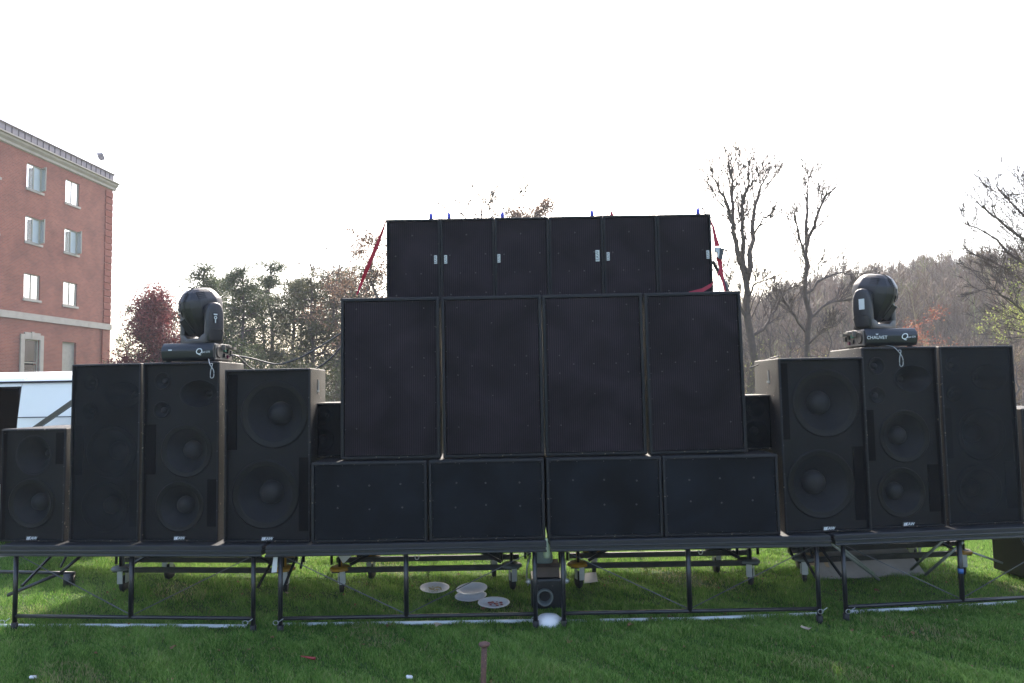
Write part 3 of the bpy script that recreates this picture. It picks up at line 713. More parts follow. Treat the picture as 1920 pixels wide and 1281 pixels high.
pine('broad pine just left of the brown leaved tree, farther off', 655, 46, 505, 2.0, 1.3, 'needle2')
def bush(name, label, px, Y, top, wx, leaf, n, size=0.09, cat='bush', group=None):
    p = at(px, 745, Y); gz = float(hill_h(np.array(p.x), np.array(Y))); ht = max(0.6, at(px, top, Y).z - gz)
    root = empty(name, (p.x, Y, gz), 0, label, cat, group)
    br = MB(); lf = MB(); tips = []
    for j in range(9):
        a = rnd.uniform(0, 6.283); s_ = rnd.uniform(0.2, 1.0) * wx / ht
        tree_paths(br, (rnd.uniform(-.3, .3) * wx, rnd.uniform(-.2, .2), -0.05), (math.cos(a) * s_, math.sin(a) * s_, 1), ht * rnd.uniform(0.6, 0.95), 0.03, 0, 2, 0.6, 0.25, (4, 7), tips, 0.15, 0.006)
    br.build('stems', M['bark'], root)
    if leaf:
        T = np.array(tips); idx = rng.integers(0, len(T), n); C = T[idx] + rng.normal(size=(n, 3)) * 0.12
        C[:, 2] = np.abs(C[:, 2]); lf.leaves(C, rng.uniform(0.6, 1.3, n) * size, 0.0, 0.6); lf.build('leaves', M[leaf], root)
    return root
bush('bush', 'olive green bush seen in the gap left of the big speakers', 618, 26, 690, 1.8, 'needle2', 5200)
bush('bush', 'yellowish green bush low behind the left outermost big speaker', 560, 30, 668, 2.2, 'needle2', 5200)
bush('bush', 'low dark green shrub below the pines right of the left moving head light', 480, 30, 676, 2.4, 'needle', 5000)
bush('bush', 'low green shrub at the foot of the plum tree', 300, 34, 668, 2.6, 'needle', 4500)
bush('bush', 'shrub with pale yellow buds at the foot of the tallest bare tree', 1432, 27, 655, 1.6, 'limeleaf', 500, 0.05)
# brown brush trees in front of the hill
for k, (px, Y, top, lb) in enumerate([
    (1450, 44, 575, 'small twiggy tree between the two tall bare trees'),
    (1482, 50, 560, 'leaning twiggy tree just left of the slimmer bare tree'),
    (1560, 46, 575, 'twiggy brown tree left of the right moving head light'),
    (1600, 52, 590, 'twiggy tree behind the left edge of the right moving head light'),
    (1425, 56, 590, 'faint brown tree behind the trunk of the tallest bare tree'),
    (1790, 50, 600, 'grey twiggy tree above the outermost right tall speaker'),
    (1850, 54, 590, 'grey twiggy tree near the right edge, behind the budding tree'),
    (1905, 48, 640, 'low twiggy tree at the far right edge')]):
    grown_tree('brush_tree', lb, px, Y, top, 0.12, lv=3, kids=(4, 6), first=0.1, group='twiggy trees at the foot of the hill', minr=0.012)
for k, (px, Y, top, lb) in enumerate([(1735, 44, 575, 'small tree with sparse orange red leaves right of the right moving head light'),
                                      (1690, 47, 600, 'low tree with orange red leaves hidden partly by the right moving head light')]):
    grown_tree('maple_tree', lb, px, Y, top, 0.08, lv=2, leaf='orangeleaf', leafn=1100 - 300 * k, leafs=0.12, kids=(3, 5), first=0.25, dir_up=0.4, group='orange leaved small trees')

# wooded hillside: one mass
hw = MB(); tmpl = []
for k in range(9):
    t = MB(); ht = 1.0
    t.tube([(0, 0, -.05), (rng.normal() * .02, rng.normal() * .02, .5), (rng.normal() * .03, 0, 1)], [0.014, 0.010, 0.003], 3, cap=False)
    for j in range(22):
        z = rnd.uniform(0.25, 0.95); a = rnd.uniform(0, 6.283); L = (1.05 - z) * rnd.uniform(0.25, 0.55) + 0.05; e = rnd.uniform(0.7, 1.6)
        d = np.array([math.cos(a), math.sin(a), e]); d /= np.linalg.norm(d); p0 = np.array([0, 0, z]); p1 = p0 + d * L
        s_ = np.cross(d, [0, 0, 1]); s_ /= np.linalg.norm(s_)
        def strip(p0, p1, w): t.add([p0 - s_ * w, p0 + s_ * w, p1], T=[(0, 1, 2)])
        strip(p0, p1, 0.006)
        for q in range(4):
            f = rnd.uniform(.3, 1); b = p0 + (p1 - p0) * f; dd = d + rng.normal(size=3) * .5; dd[2] = abs(dd[2]); dd /= np.linalg.norm(dd)
            strip(b, b + dd * rnd.uniform(.06, .16), 0.0045)
    tmpl.append((np.concatenate(t.v), np.concatenate(t.t), np.concatenate(t.q)))
cnt = 0
while cnt < 4300:
    az = rnd.uniform(0.12, 0.98); d = math.sqrt(rnd.uniform(66 ** 2, 205 ** 2)); x = d * az / math.hypot(1, az); y = d / math.hypot(1, az)
    z = float(hill_h(np.array(x), np.array(y)))
    if smooth(0.12, 0.3, az) < rnd.random() * 0.6: continue
    ht = rnd.uniform(7.0, 11.5) * (1 if d > 100 else 0.62); Vt, Tt, Qt = tmpl[rnd.randrange(9)]; a = rnd.uniform(0, 6.283); c_, s_ = math.cos(a), math.sin(a)
    wd = rnd.uniform(0.8, 1.3)
    Vn = np.stack([(Vt[:, 0] * c_ - Vt[:, 1] * s_) * ht * wd, (Vt[:, 0] * s_ + Vt[:, 1] * c_) * ht * wd, Vt[:, 2] * ht], -1) + np.array([x, y, z])
    hw.add(Vn, T=Tt, Q=Qt, a=min(1, max(0, rnd.random() ** 1.15 * (0.9 if d > 130 else 1.05))))
    cnt += 1
tag(hw.build('hillside_wood', M['hillwood']), 'leafless grey brown wood covering the hillside at the right', 'wood', kind='stuff')

# ------------------------------------------------------------------ thin spring haze
hz = bm_obj('haze', box_bm((110, 150, 16), (560, 330, 46)), []) if False else None
hm = bpy.data.materials.new('thin_haze'); hm.use_nodes = True; hN = hm.node_tree.nodes; hN.clear()
ho = hN.new('ShaderNodeOutputMaterial'); pv = hN.new('ShaderNodeVolumePrincipled'); pv.inputs['Color'].default_value = (0.93, 0.94, 0.98, 1); pv.inputs['Density'].default_value = HAZE
hm.node_tree.links.new(pv.outputs[0], ho.inputs['Volume'])
if HAZE > 0:
    hz = bm_obj('haze', box_bm((0, 300, 18.5), (1900, 1300, 47)), hm); tag(hz, kind='stuff')
# ------------------------------------------------------------------ van
VX0, VX1, VY = -11.0, -5.25, 9.05
van = empty('van', ((VX0 + VX1) / 2, VY + 1.0, 0), 0, 'white cargo van parked behind the left wing with its side door open', 'van')
vo = np.array(van.location)
sec = [(-1.0, 0.42), (-1.03, 0.9), (-1.03, 1.3), (-0.985, 1.75), (-0.93, 2.13), (-0.90, 2.20), (-0.80, 2.27), (-0.5, 2.33), (0, 2.35), (0.5, 2.33), (0.80, 2.27), (0.93, 2.13), (0.985, 1.75), (1.03, 1.3), (1.03, 0.9), (1.0, 0.42)]
def loc(x): return x - vo[0]
ox0, ox1 = -8.3, -6.56
bm_obj('body', prism_bm(sec, 'X', loc(ox1) , loc(VX1), 0.02, 2), M['white'], van, True)
front = sec
V = []; xsn = [(ox0, 1.0, 0), (-9.7, 1.0, 0), (-10.4, 1.0, 0.9), (VX0, 0.93, 1.15)]
n = len(sec)
for (x, s_, cut) in xsn:
    for (y, z) in sec: V.append((loc(x), y * s_, min(z, 2.35 - cut if cut else z) if cut else z))
F = [tuple(range(n))] + [tuple(range(len(xsn) * n - 1, (len(xsn) - 1) * n - 1, -1))]
for i in range(len(xsn) - 1):
    for j in range(n): F.append((i * n + j, i * n + (j + 1) % n, (i + 1) * n + (j + 1) % n, (i + 1) * n + j))
bm_obj('cab', hull_bm(V, F), M['white'], van, True)
up_ = [p_ for p_ in sec if p_[1] >= 2.13]; bm_obj('roof', prism_bm(up_, 'X', loc(ox0), loc(ox1)), M['white'], van, True)
bm_obj('sill_panel', box_bm(((loc(ox0) + loc(ox1)) / 2, 0, 0.5), (ox1 - ox0, 2.02, 0.2)), M['white'], van)
bm_obj('far_side', box_bm(((loc(ox0) + loc(ox1)) / 2, 0.97, 1.35), (ox1 - ox0, 0.06, 1.6)), M['vanint'], van)
mb = MB(); mb.box((loc(ox1) - 0.012, 0, 1.35), (0.02, 1.86, 1.55)); mb.box((loc(ox0) + 0.012, 0, 1.35), (0.02, 1.86, 1.55)); mb.build('interior_lining', M['vanint'], van)
mb = MB(); mb.tube([(loc(VX0) + 1.2, -0.94, 2.185), (loc(VX1) - 0.03, -0.94, 2.185)], 0.016, 6); mb.build('roof_gutter', M['vanint'], van)
bm_obj('sliding_door', box_bm((loc(-7.72), -1.09, 1.28), (1.35, 0.05, 1.5), 0.02), M['white'], van)
bm_obj('side_window', box_bm((loc(-9.45), -1.0, 1.62), (0.8, 0.06, 0.55), 0.01), M['glassdark'], van)
mb = MB(); mb.box((loc(-5.9), -1.0335, 1.72), (1.25, .006, .012)); mb.box((loc(-5.9), -1.034, 1.0), (1.25, .008, .05)); mb.build('side_moulding', M['vanint'], van)
bm_obj('bumper', box_bm((loc(VX1) + 0.05, 0, 0.48), (0.14, 2.0, 0.2), 0.03), M['rubber'], van)
for yy in (-0.93, 0.93): bm_obj('tail_light', box_bm((loc(VX1) + 0.02, yy, 1.15), (0.06, 0.12, 0.45), 0.01), M['tail'], van)
for xx in (-10.1, -6.1):
    for yy in (-0.9, 0.9):
        mb = MB(); mb.lathe([(0.0, -.11), (0.18, -.11), (0.33, -.12), (0.36, -.08), (0.36, .08), (0.33, .12), (0.18, .11), (0, .11)], (loc(xx), yy, 0.36), 'Y', 24); wh = mb.build('wheel', M['rubber'], van, True)
        mb = MB(); mb.lathe([(0, -.125), (0.1, -.13), (0.2, -.115), (0.21, -.10)], (loc(xx), yy, 0.36), 'Y', 20); mb.build('hub_cap', M['galv'], wh, True)
b0, b1 = at(62, 806, 8.9), at(150, 745, 8.4)
mb = MB(); dv = b1 - b0; L_ = dv.length
br_ = empty('leaning_bar', b0 - dv * 0.0, 0, 'black flat bar rising diagonally in front of the white van side', 'bar')
M3 = dv.to_track_quat('X', 'Z').to_matrix()
mb.box(tuple(dv * 0.5 + dv * 0.12), (L_ * 1.6, 0.03, 0.062), M=M3); mb.build('bar', M['steel_black'], br_)

# ------------------------------------------------------------------ stage units
def make_stage(W=2.33, D=2.52, first=True):
    root = empty('folding_stage_unit', (0, 0, 0))
    dk = bm_obj('deck_board', box_bm((W / 2, D / 2, 0.714), (W, D, 0.042), 0.006, 1), M['deck'], root)
    mb = MB()
    for (c, d) in [((W / 2, 0.012, 0.672), (W - .01, 0.03, 0.038)), ((W / 2, D - 0.012, 0.672), (W - .01, 0.03, 0.038)), ((0.02, D / 2, 0.672), (0.03, D - .06, 0.036)), ((W - 0.02, D / 2, 0.672), (0.03, D - .06, 0.036)), ((W / 2, D / 2, 0.672), (W - .07, 0.06, 0.036))]: mb.box(c, d)
    mb.build('deck_frame', M['rail'], root)
    mb = MB(); mb.tube([(0.0, -0.008, 0.655), (W, -0.008, 0.655)], 0.010, 8); mb.tube([(0.0, -0.006, 0.691), (W, -0.006, 0.691)], 0.008, 8); mb.build('edge_trim', M['rail'], root, True)
    xl = [0.105, W / 2 - 0.01, W - 0.10]
    lm = MB(); lm.tube([(0, 0, 0), (0, 0, 0.6)], 0.019, 10); lm_mesh = lm.mesh('leg', M['steel_black'], True)
    sh = MB(); sh.tube([(0, 0, 0), (0, 0, 0.53)], 0.021, 10); sh_mesh = sh.mesh('leg', M['steel_black'], True)
    for x in xl:
        o = link('leg', lm_mesh if x != xl[1] else sh_mesh, root); o.location = (x, 0.06, 0.055 if x != xl[1] else 0.125)
    for x in (xl[0] + .0, xl[1], xl[2]):
        o = link('leg', lm_mesh, root); o.location = (x, D - 0.08, 0.055)
    fm = MB(); fm.tube([(0, 0, 0), (0, 0, 0.07)], 0.026, 10); fm_ = fm.mesh('foot', M['rubber'], True)
    for x in (xl[0], xl[2]):
        for y in (0.06, D - 0.08): o = link('foot', fm_, root); o.location = (x, y, 0.0)
    mb = MB(); mb.tube([(xl[0], 0.06, 0.125), (xl[2], 0.06, 0.125)], 0.0155, 10); mb.build('bottom_rail', M['steel_black'], root, True)
    mb = MB(); mb.tube([(xl[0], D - .08, 0.125), (xl[2], D - .08, 0.125)], 0.0155, 8); mb.build('bottom_rail', M['steel_black'], root, True)
    for s_ in (0, 1):
        mb = MB(); mb.tube([(xl[0] if s_ == 0 else xl[2], 0.075, 0.64), (xl[1], 0.075, 0.135)], 0.0042, 5); mb.build('brace_wire', M['wire'], root)
    for (yy, dy) in ((0.62, -0.5), (1.78, 0.5)):   # folding leg struts
        for x in (xl[0], xl[2]):
            mb = MB(); mb.tube([(x + .01, yy + dy, 0.36), (x + .01, yy, 0.63)], 0.013, 6); mb.tube([(x + .01, yy - .25 * dy, 0.62), (x + .01, yy + dy * .1, 0.40)], 0.011, 6)
            mb.build('folding_strut', M['steel_black'], root)
    # undercarriage in the middle
    cxs = (0.33, W - 0.30)
    mb = MB()
    for y, z in ((1.12, 0.235), (1.30, 0.29)): mb.box(((cxs[0] + cxs[1]) / 2, y, z), (cxs[1] - cxs[0] + .15, 0.03, 0.05))
    mb.build('carriage_beam', M['steel_black'], root)
    for y in (1.12, 1.30):
        for s_ in (0, 1):
            mb = MB(); mb.tube([(cxs[s_] + (0.1 if s_ == 0 else -.1), y + .02, 0.28), (W / 2 + (-0.08 if s_ == 0 else .08), y + .02, 0.64)], 0.017, 6); mb.build('scissor_bar', M['steel_black'], root)
    for x in cxs:
        mb = MB()
        for dx, y in ((0, 1.12), (.14, 1.30), (-.10, 1.20)): mb.tube([(x + dx, y, 0.27), (x + dx, y, 0.65)], 0.014, 8)
        mb.build('carriage_post', M['steel_black'], root, True)
    for i, x in enumerate(cxs):
        for (y, dx, big) in ((1.16, 0.0, False), (1.62, 0.20 if i == 0 else -0.20, True)):
            cs = bpy.data.objects.new('caster', None); col.objects.link(cs); cs.parent = root; cs.location = (x + dx, y, 0); cs.rotation_euler = (0, 0, rnd.uniform(-.5, .5)); cs.empty_display_size = 0.05
            ym = M['yellow'] if CASTERS[i] else M['greymetal']
            mb = MB(); mb.lathe([(0, 0.262), (0.09, 0.262), (0.105, 0.25), (0.105, 0.232), (0.06, 0.224), (0.0, 0.224)], n=20); mb.tube([(0, 0, .25), (0, 0, .36)], 0.017, 8); mb.build('swivel_plate', ym, cs, True)
            mb = MB()
            for s_ in (-1, 1):
                mb.box((s_ * 0.032 + .01, -0.0, 0.165), (0.008, 0.055, 0.13))
            mb.box((0.01, 0, 0.224), (0.074, 0.06, 0.014)); mb.box((0.01, -0.075, 0.165), (0.052, 0.006, 0.125)); mb.build('fork', M['galv'], cs)
            mb = MB(); mb.lathe([(0.0, -.017), (0.03, -.02), (0.075, -.02), (0.083, -.012), (0.083, .012), (0.075, .02), (0.03, .02), (0, .017)], (0.01, 0.02, 0.083), 'X', 20); mb.build('wheel', M['rubber'], cs, True)
            if big:
                mb = MB(); mb.lathe([(0.10, 0.30), (0.14, 0.33), (0.13, 0.38), (0.06, 0.42), (0.0, 0.425)], n=20, M=Matrix.Rotation(R(50), 3, 'X'), c=(0, 0.17, 0.14)); mb.build('brake_plate', ym, cs, True)
    return root
stage_spec = [
    ((-4.43, 5.955), -4.7, 'leftmost black stage unit, carrying the small end speaker and the left tall speakers', (0, 1)),
    ((-2.075, 5.755), 0.0, 'black stage unit left of the centre gap, with the paper plates under it', (1, 0)),
    ((0.285, 5.755), 0.0, 'black stage unit right of the centre gap, under the right centre speakers', (1, 0)),
    ((2.655, 5.78), 5.6, 'rightmost black stage unit, with poles and a grey board under it', (0, 1))]
for i, (p, yaw, lb, cs_) in enumerate(stage_spec):
    CASTERS = cs_
    st = make_stage(2.33 if i in (0, 1, 2) else 2.33)
    st.location = (p[0], p[1], 0); st.rotation_euler = (0, 0, R(yaw)); tag(st, lb, 'stage unit', 'folding stage units in a shallow arc')

# ------------------------------------------------------------------ speakers
def cabinet(parent, W, Hh, D, taper, rim, rec, bev=0.012):
    t = D * math.tan(R(taper))
    V = [(-W / 2, 0, 0), (W / 2, 0, 0), (W / 2 - t, D, 0), (-W / 2 + t, D, 0), (-W / 2, 0, Hh), (W / 2, 0, Hh), (W / 2 - t, D, Hh), (-W / 2 + t, D, Hh)]
    bm = hull_bm(V, BF, bev, 3)
    bm.faces.ensure_lookup_table(); bm.normal_update()
    f = max((f for f in bm.faces if f.normal.y < -0.99), key=lambda f: f.calc_area())
    bmesh.ops.inset_individual(bm, faces=[f], thickness=rim - bev, depth=0)
    ret = bmesh.ops.extrude_face_region(bm, geom=[f])
    vs = [e for e in ret['geom'] if isinstance(e, bmesh.types.BMVert)]
    bmesh.ops.translate(bm, verts=vs, vec=(0, rec, 0))
    if f.is_valid: bm.faces.remove(f)
    for g in [e for e in ret['geom'] if isinstance(e, bmesh.types.BMFace)]:
        if g.is_valid: bm.faces.remove(g)
    return bm_obj('cabinet', bm, M['cab'], parent, True)
def grille(parent, W, Hh, rim, y, mt, wave=0.0):
    """slightly bowed steel sheet"""
    w2 = W / 2 - rim; n = 10; m_ = 14; V = []; Q = []
    for j in range(m_ + 1):
        for i in range(n + 1):
            u, v = i / n, j / m_
            b = wave * (math.sin(u * math.pi) * 0.6 + 0.4 * math.sin(v * math.pi * 2.0)) * math.sin(math.pi * u) ** .5 if 0 < u < 1 else 0
            V.append((-w2 + 2 * w2 * u, y - b, rim + (Hh - 2 * rim) * v))
    for j in range(m_):
        for i in range(n): a = j * (n + 1) + i; Q.append((a, a + 1, a + n + 2, a + n + 1))
    mb = MB(); mb.add(V, Q=Q); return mb.build('grille', mt, parent, True)
def screws(parent, pts, y, r=0.0045):
    mb = MB()
    for (x, z) in pts: mb.lathe([(0, -0.004), (r * .7, -0.0035), (r, 0.0), (r, .003)], (x, y, z), 'Y', 6)
    o = mb.build('screw_heads', M['screw'], parent); tag(o, kind='stuff'); return o
def edge_screws(W, Hh, rim, nx, nz, inset=0.012):
    a = W / 2 - rim - inset if False else W / 2 - rim + 0.006; P = []
    z0, z1 = rim - .006, Hh - rim + .006
    for i in range(nx): x = -a + 2 * a * i / (nx - 1); P += [(x, z0 + rnd.uniform(-.002, .002)), (x, z1)]
    for i in range(1, nz - 1): z = z0 + (z1 - z0) * i / (nz - 1); P += [(-a, z), (a, z)]
    return P
def cell(mb, x0, x1, z0, z1, c, rx, rz, y, n=32):
    angs = sorted([i * 2 * math.pi / n for i in range(n)] + [math.atan2(z - c[1], x - c[0]) % (2 * math.pi) for x in (x0, x1) for z in (z0, z1)])
    V = []; m_ = len(angs)
    for a in angs:
        dx, dz = math.cos(a), math.sin(a)
        t = min([((x1 if dx > 0 else x0) - c[0]) / dx if abs(dx) > 1e-9 else 1e9, ((z1 if dz > 0 else z0) - c[1]) / dz if abs(dz) > 1e-9 else 1e9])
        V.append((c[0] + dx * rx, y, c[1] + dz * rz)); V.append((c[0] + dx * t, y, c[1] + dz * t))
    Q = [(2 * i, 2 * i + 1, 2 * ((i + 1) % m_) + 1, 2 * ((i + 1) % m_)) for i in range(m_)]
    mb.add(V, Q=Q)
def driver(parent, c, r, y, kind, rz=None):
    """woofer: rolled surround, cone going back, domed dust cap. horn: flared elliptical throat"""
    sy = (rz / r) if rz else 1.0
    if kind == 'woofer':
        d = bpy.data.objects.new('woofer', None); col.objects.link(d); d.parent = parent; d.empty_display_size = .05
        mb = MB(); mb.lathe([(r * 1.02, 0.004), (r * 1.02, -0.006), (r * .96, -0.012), (r * .92, 0.0), (r * .86, -0.010), (r * .80, 0.004)], (c[0], y, c[1]), 'Y', 32); mb.build('surround', M['surround'], d, True)
        mb = MB(); mb.lathe([(r * .80, 0.004), (r * .6, r * .24), (r * .42, r * .42), (r * .30, r * .52)], (c[0], y, c[1]), 'Y', 32); mb.build('cone', M['cone'], d, True)
        mb = MB(); mb.lathe([(r * .37, r * .48), (r * .33, r * .33), (r * .24, r * .235), (r * .12, r * .195), (0.001, r * .185)], (c[0], y, c[1]), 'Y', 24); mb.build('dust_cap', M['dust'], d, True)
    else:
        d = bpy.data.objects.new('horn', None); col.objects.link(d); d.parent = parent; d.empty_display_size = .05
        mb = MB(); mb.lathe([(r * 1.06, 0.003), (r * 1.06, -0.006), (r, -0.006), (r * .95, 0.01), (r * .62, 0.06), (r * .35, 0.12), (r * .2, 0.19)], (c[0], y, c[1]), 'Y', 32, 1.0, sy); mb.build('flare', M['cone'], d, True)
        mb = MB(); mb.lathe([(r * .22, 0.18), (r * .14, 0.155), (0.001, 0.15)], (c[0], y, c[1]), 'Y', 16); mb.build('throat', M['dust'], d, True)
    return d
EAW = text_mesh('EAW', 0.034, 0.0006, 0.25, M['letter'])
EAWD = text_mesh('EAW', 0.040, 0.0006, 0.0, M['badge_dark'])
def badge(parent, x, z, y, vertical=False, big=1.0):
    b = MB()
    if vertical:
        b.box((x, y, z), (0.026 * big, 0.003, 0.076 * big)); o = b.build('badge', M['badge'], parent)
        t = link('lettering', EAWD, o); t.location = (x, y - 0.003, z); t.rotation_euler = (R(90), R(-90 if rnd.random() < 2 else 90), 0); t.scale = (0.75 * big,) * 3
    else:
        b.box((x, y, z), (0.098, 0.003, 0.036)); o = b.build('badge', M['badge_dark'], parent)
        t = link('lettering', EAW, o); t.location = (x + 0.014, y - 0.003, z + .001); t.rotation_euler = (R(90), 0, 0)
        s = MB()
        for k in range(3):
            xx = x - 0.044 + k * 0.008
            s.add([(xx, y - 0.003, z - .013), (xx + .005, y - .003, z - .013), (xx + .0115, y - .003, z + .013), (xx + .0065, y - .003, z + .013)], Q=[(0, 1, 2, 3)])
        s.build('stripes', M['letter'], o)
def speaker(kind, W, Hh, D, loc_, yaw, label, group, mirror=False, **k):
    s_ = -1 if mirror else 1
    root = empty('speaker_cabinet', loc_, R(yaw), label, 'speaker', group)
    rim = {'sub': 0.028, 'big': 0.034, 'top': 0.022, 'three': 0.018, 'dual': 0.020, 'small': 0.018, 'dense': 0.018}[kind]
    tp = {'sub': 0, 'big': 2.0, 'top': 0, 'three': 7.5, 'dual': 7.5, 'small': 7.5, 'dense': 7.5}[kind] if 'taper' not in k else k['taper']
    cab = cabinet(root, W, Hh, D, tp, rim, 0.05, 0.013 if kind != 'top' else 0.008)
    gy = 0.014
    if kind in ('sub', 'big', 'top'):
        grille(root, W, Hh, rim, gy, M['grille_low'] if kind == 'sub' else M['grille_solid'], 0.008 if kind != 'sub' else 0.003)
        if kind == 'sub':
            P = [(x * W, z * Hh) for x in (-0.27, 0.0, 0.28) for z in (0.42, 0.71)]; P = [(x + rnd.uniform(-.01, .01), z + rnd.uniform(-.01, .01)) for x, z in P]
            if k.get('miss'): P.pop(0)
            screws(root, P, gy - .003, 0.0085); screws(root, edge_screws(W, Hh, rim + .012, 5, 5), gy - .002, 0.004)
        elif kind == 'big':
            P = [(x * W, z * Hh) for x, z in ((-.34, .93), (.34, .93), (-.34, .62), (.34, .62), (0, .83), (0, .38), (-.34, .51), (.34, .51), (-.34, .19), (.34, .19), (-.2, .565), (0, .565), (.22, .565))]
            screws(root, P, gy - .006, 0.0058); screws(root, edge_screws(W, Hh, rim + .012, 5, 7), gy - .002, 0.0036)
        else:
            P = [(x * W, z * Hh) for x, z in ((-.02, .80), (-.33, .55), (.33, .56), (-.14, .33), (.14, .33), (-.32, .07), (.33, .09))]
            screws(root, P, gy - .006, 0.0068)
    else:
        grille(root, W, Hh, rim, gy, M['grille_dense'] if kind == 'dense' or k.get('dim') else M['grille_sheer'], 0.0)
        by = 0.05; x0, x1 = -W / 2 + rim, W / 2 - rim; z0, z1 = rim, Hh - rim; bf = MB(); mid = []
        fs = min(1.0, W / 0.56, Hh / 0.95)
        def X(u): return s_ * (u - 0.5) * W            # u: 0..1 across the unmirrored front
        def cl(u0, u1, v0, v1, cu, cv, r, rzz=None):
            a, b = sorted((X(u0), X(u1))); a = max(a, x0); b = min(b, x1)
            cell(bf, a, b, max(v0 * Hh, z0), min(v1 * Hh, z1), (X(cu), cv * Hh), r, rzz or r, by)
        if kind in ('three', 'dense'):
            cl(0, .45, .80, 1, .23, .895, 0.075); cl(0, .45, .66, .80, .22, .73, 0.075); cl(.45, 1, .66, 1, .70, .82, 0.165, 0.115)
            cl(0, 1, .345, .66, .55, .50, 0.228); cl(0, 1, 0, .345, .47, .19, 0.215)
            bf.build('baffle', M['baffle'], root)
            driver(root, (X(.23), .895 * Hh), .075, by, 'woofer'); driver(root, (X(.22), .73 * Hh), .075, by, 'woofer')
            driver(root, (X(.70), .82 * Hh), .165, by, 'horn', .115); driver(root, (X(.55), .50 * Hh), .228, by, 'woofer'); driver(root, (X(.47), .19 * Hh), .215, by, 'woofer')
            ports = [(.02, .15, .37, .65), (.83, .97, .08, .34)]
        elif kind == 'dual':
            cl(0, 1, .5, 1, .56, .735, 0.29); cl(0, 1, 0, .5, .46, .27, 0.29); bf.build('baffle', M['baffle'], root)
            driver(root, (X(.56), .735 * Hh), .29, by, 'woofer'); driver(root, (X(.46), .27 * Hh), .29, by, 'woofer')
            ports = [(.02, .125, .53, .97), (.85, .965, .06, .48)]
        else:
            cl(0, 1, .60, 1, .45, .76, 0.16 * fs); cl(0, 1, 0, .60, .44, .33, 0.215 * fs) ; bf.build('baffle', M['baffle'], root)
            driver(root, (X(.45), .76 * Hh), .16 * fs, by, 'horn', .17 * fs); driver(root, (X(.44), .33 * Hh), .215 * fs, by, 'woofer')
            ports = [(.80, .95, .68, .96)]
        for (u0, u1, v0, v1) in ports:
            a, b = sorted((X(u0), X(u1))); mb = MB(); mb.box(((a + b) / 2, by - .008, (v0 + v1) / 2 * Hh), (b - a, 0.008, (v1 - v0) * Hh)); mb.build('port', M['port'], root)  # flat black panel paints in the dark depth of each port recess
        screws(root, edge_screws(W, Hh, rim, 5, 7), -0.001, 0.0042)
        if k.get('badge', True): badge(root, 0.0 if 'bx' not in k else k['bx'], 0.032, gy - .006)
    if 'hole' in k:       # recessed side handle
        sx = k['hole']; t = math.tan(R(tp)); yc = 0.30
        mb = MB(); mb.box((sx * (W / 2 - yc * t + .001), yc, Hh - 0.16), (0.006, 0.045, 0.13), rz=-sx * -R(tp)); hn = mb.build('side_handle', M['badge_dark'], root)
        mb = MB(); mb.box((sx * (W / 2 - yc * t + .005), yc, Hh - 0.20), (0.004, 0.05, 0.018)); mb.box((sx * (W / 2 - yc * t + .005), yc + .012 * sx, Hh - 0.15), (0.004, 0.012, 0.09)); mb.build('handle_bar', M['badge'], hn)
    return root
ZD = 0.737
gL, gR = 'tall speakers on the left wing', 'tall speakers on the right wing'
speaker('small', 0.61, 0.985, 0.62, (-4.235, 6.055, ZD), -4.7, 'short two way speaker at the left end, beside the tall plain speaker', gL)
speaker('dense', 0.645, 1.545, 0.62, (-3.573, 6.0, ZD), -4.7, 'tall left speaker with drivers nearly hidden by its grille', gL, badge=False)
speaker('three', 0.70, 1.545, 0.62, (-2.890, 5.945, ZD), -4.7, 'tall three way speaker right below the left moving head light', gL)
speaker('dual', 0.755, 1.47, 0.66, (-2.105, 5.86, ZD), -3.0, 'left speaker with two large woofers, beside the lower speaker row', gL, hole=1)
speaker('dual', 0.755, 1.48, 0.75, (2.650, 5.86, ZD), 3.0, 'right speaker with two large woofers, beside the lower speaker row', gR, hole=-1)
speaker('three', 0.70, 1.565, 0.66, (3.392, 5.975, ZD), 5.0, 'tall three way speaker right below the right moving head light', gR)
speaker('dense', 0.71, 1.565, 0.66, (4.118, 6.05, ZD), 5.6, 'tall right outermost speaker with drivers nearly hidden by its grille', gR, badge=False)
speaker('small', 0.57, 1.0, 0.62, (4.80, 6.13, ZD), 5.6, 'short speaker barely entering the frame at the right edge', gR)
for k_, (a, b, lb) in enumerate([(-1.712, -0.737, 'wide low subwoofer at the left end of the bottom row'), (-0.723, 0.251, 'wide low subwoofer second from the left in the bottom row'),
                  (0.269, 1.240, 'wide low subwoofer third from the left in the bottom row'), (1.249, 2.219, 'wide low subwoofer at the right end of the bottom row')]):
    speaker('sub', b - a, 0.672, 0.9, ((a + b) / 2, 5.80, ZD), rnd.uniform(-.4, .4), lb, 'wide low subwoofers in the bottom row', miss=(k_ == 2))
for (a, b, lb) in [(-1.48, -0.625, 'big upright speaker at the left end of the middle tier'), (-0.606, 0.263, 'big upright speaker left of the middle seam in the middle tier'),
                   (0.268, 1.136, 'big upright speaker right of the middle seam in the middle tier'), (1.155, 1.993, 'big upright speaker at the right end of the middle tier')]:
    o_ = speaker('big', b - a, 1.388, 0.8, ((a + b) / 2, 5.86, 1.413), rnd.uniform(-.1, .1), lb, 'big upright speakers in the middle tier', taper={-1.48: 3.6, 1.155: 5.5}.get(a, 2.0))
    o_.rotation_euler.y = R({-1.48: .15, -.606: -.12, .268: -.1, 1.155: -.4}[a]); o_.location.z += 0.003
tx = np.linspace(-1.131, 1.838, 7); bxs = [0.41, -0.41, -0.43, 0.39, -0.42, 0.42]
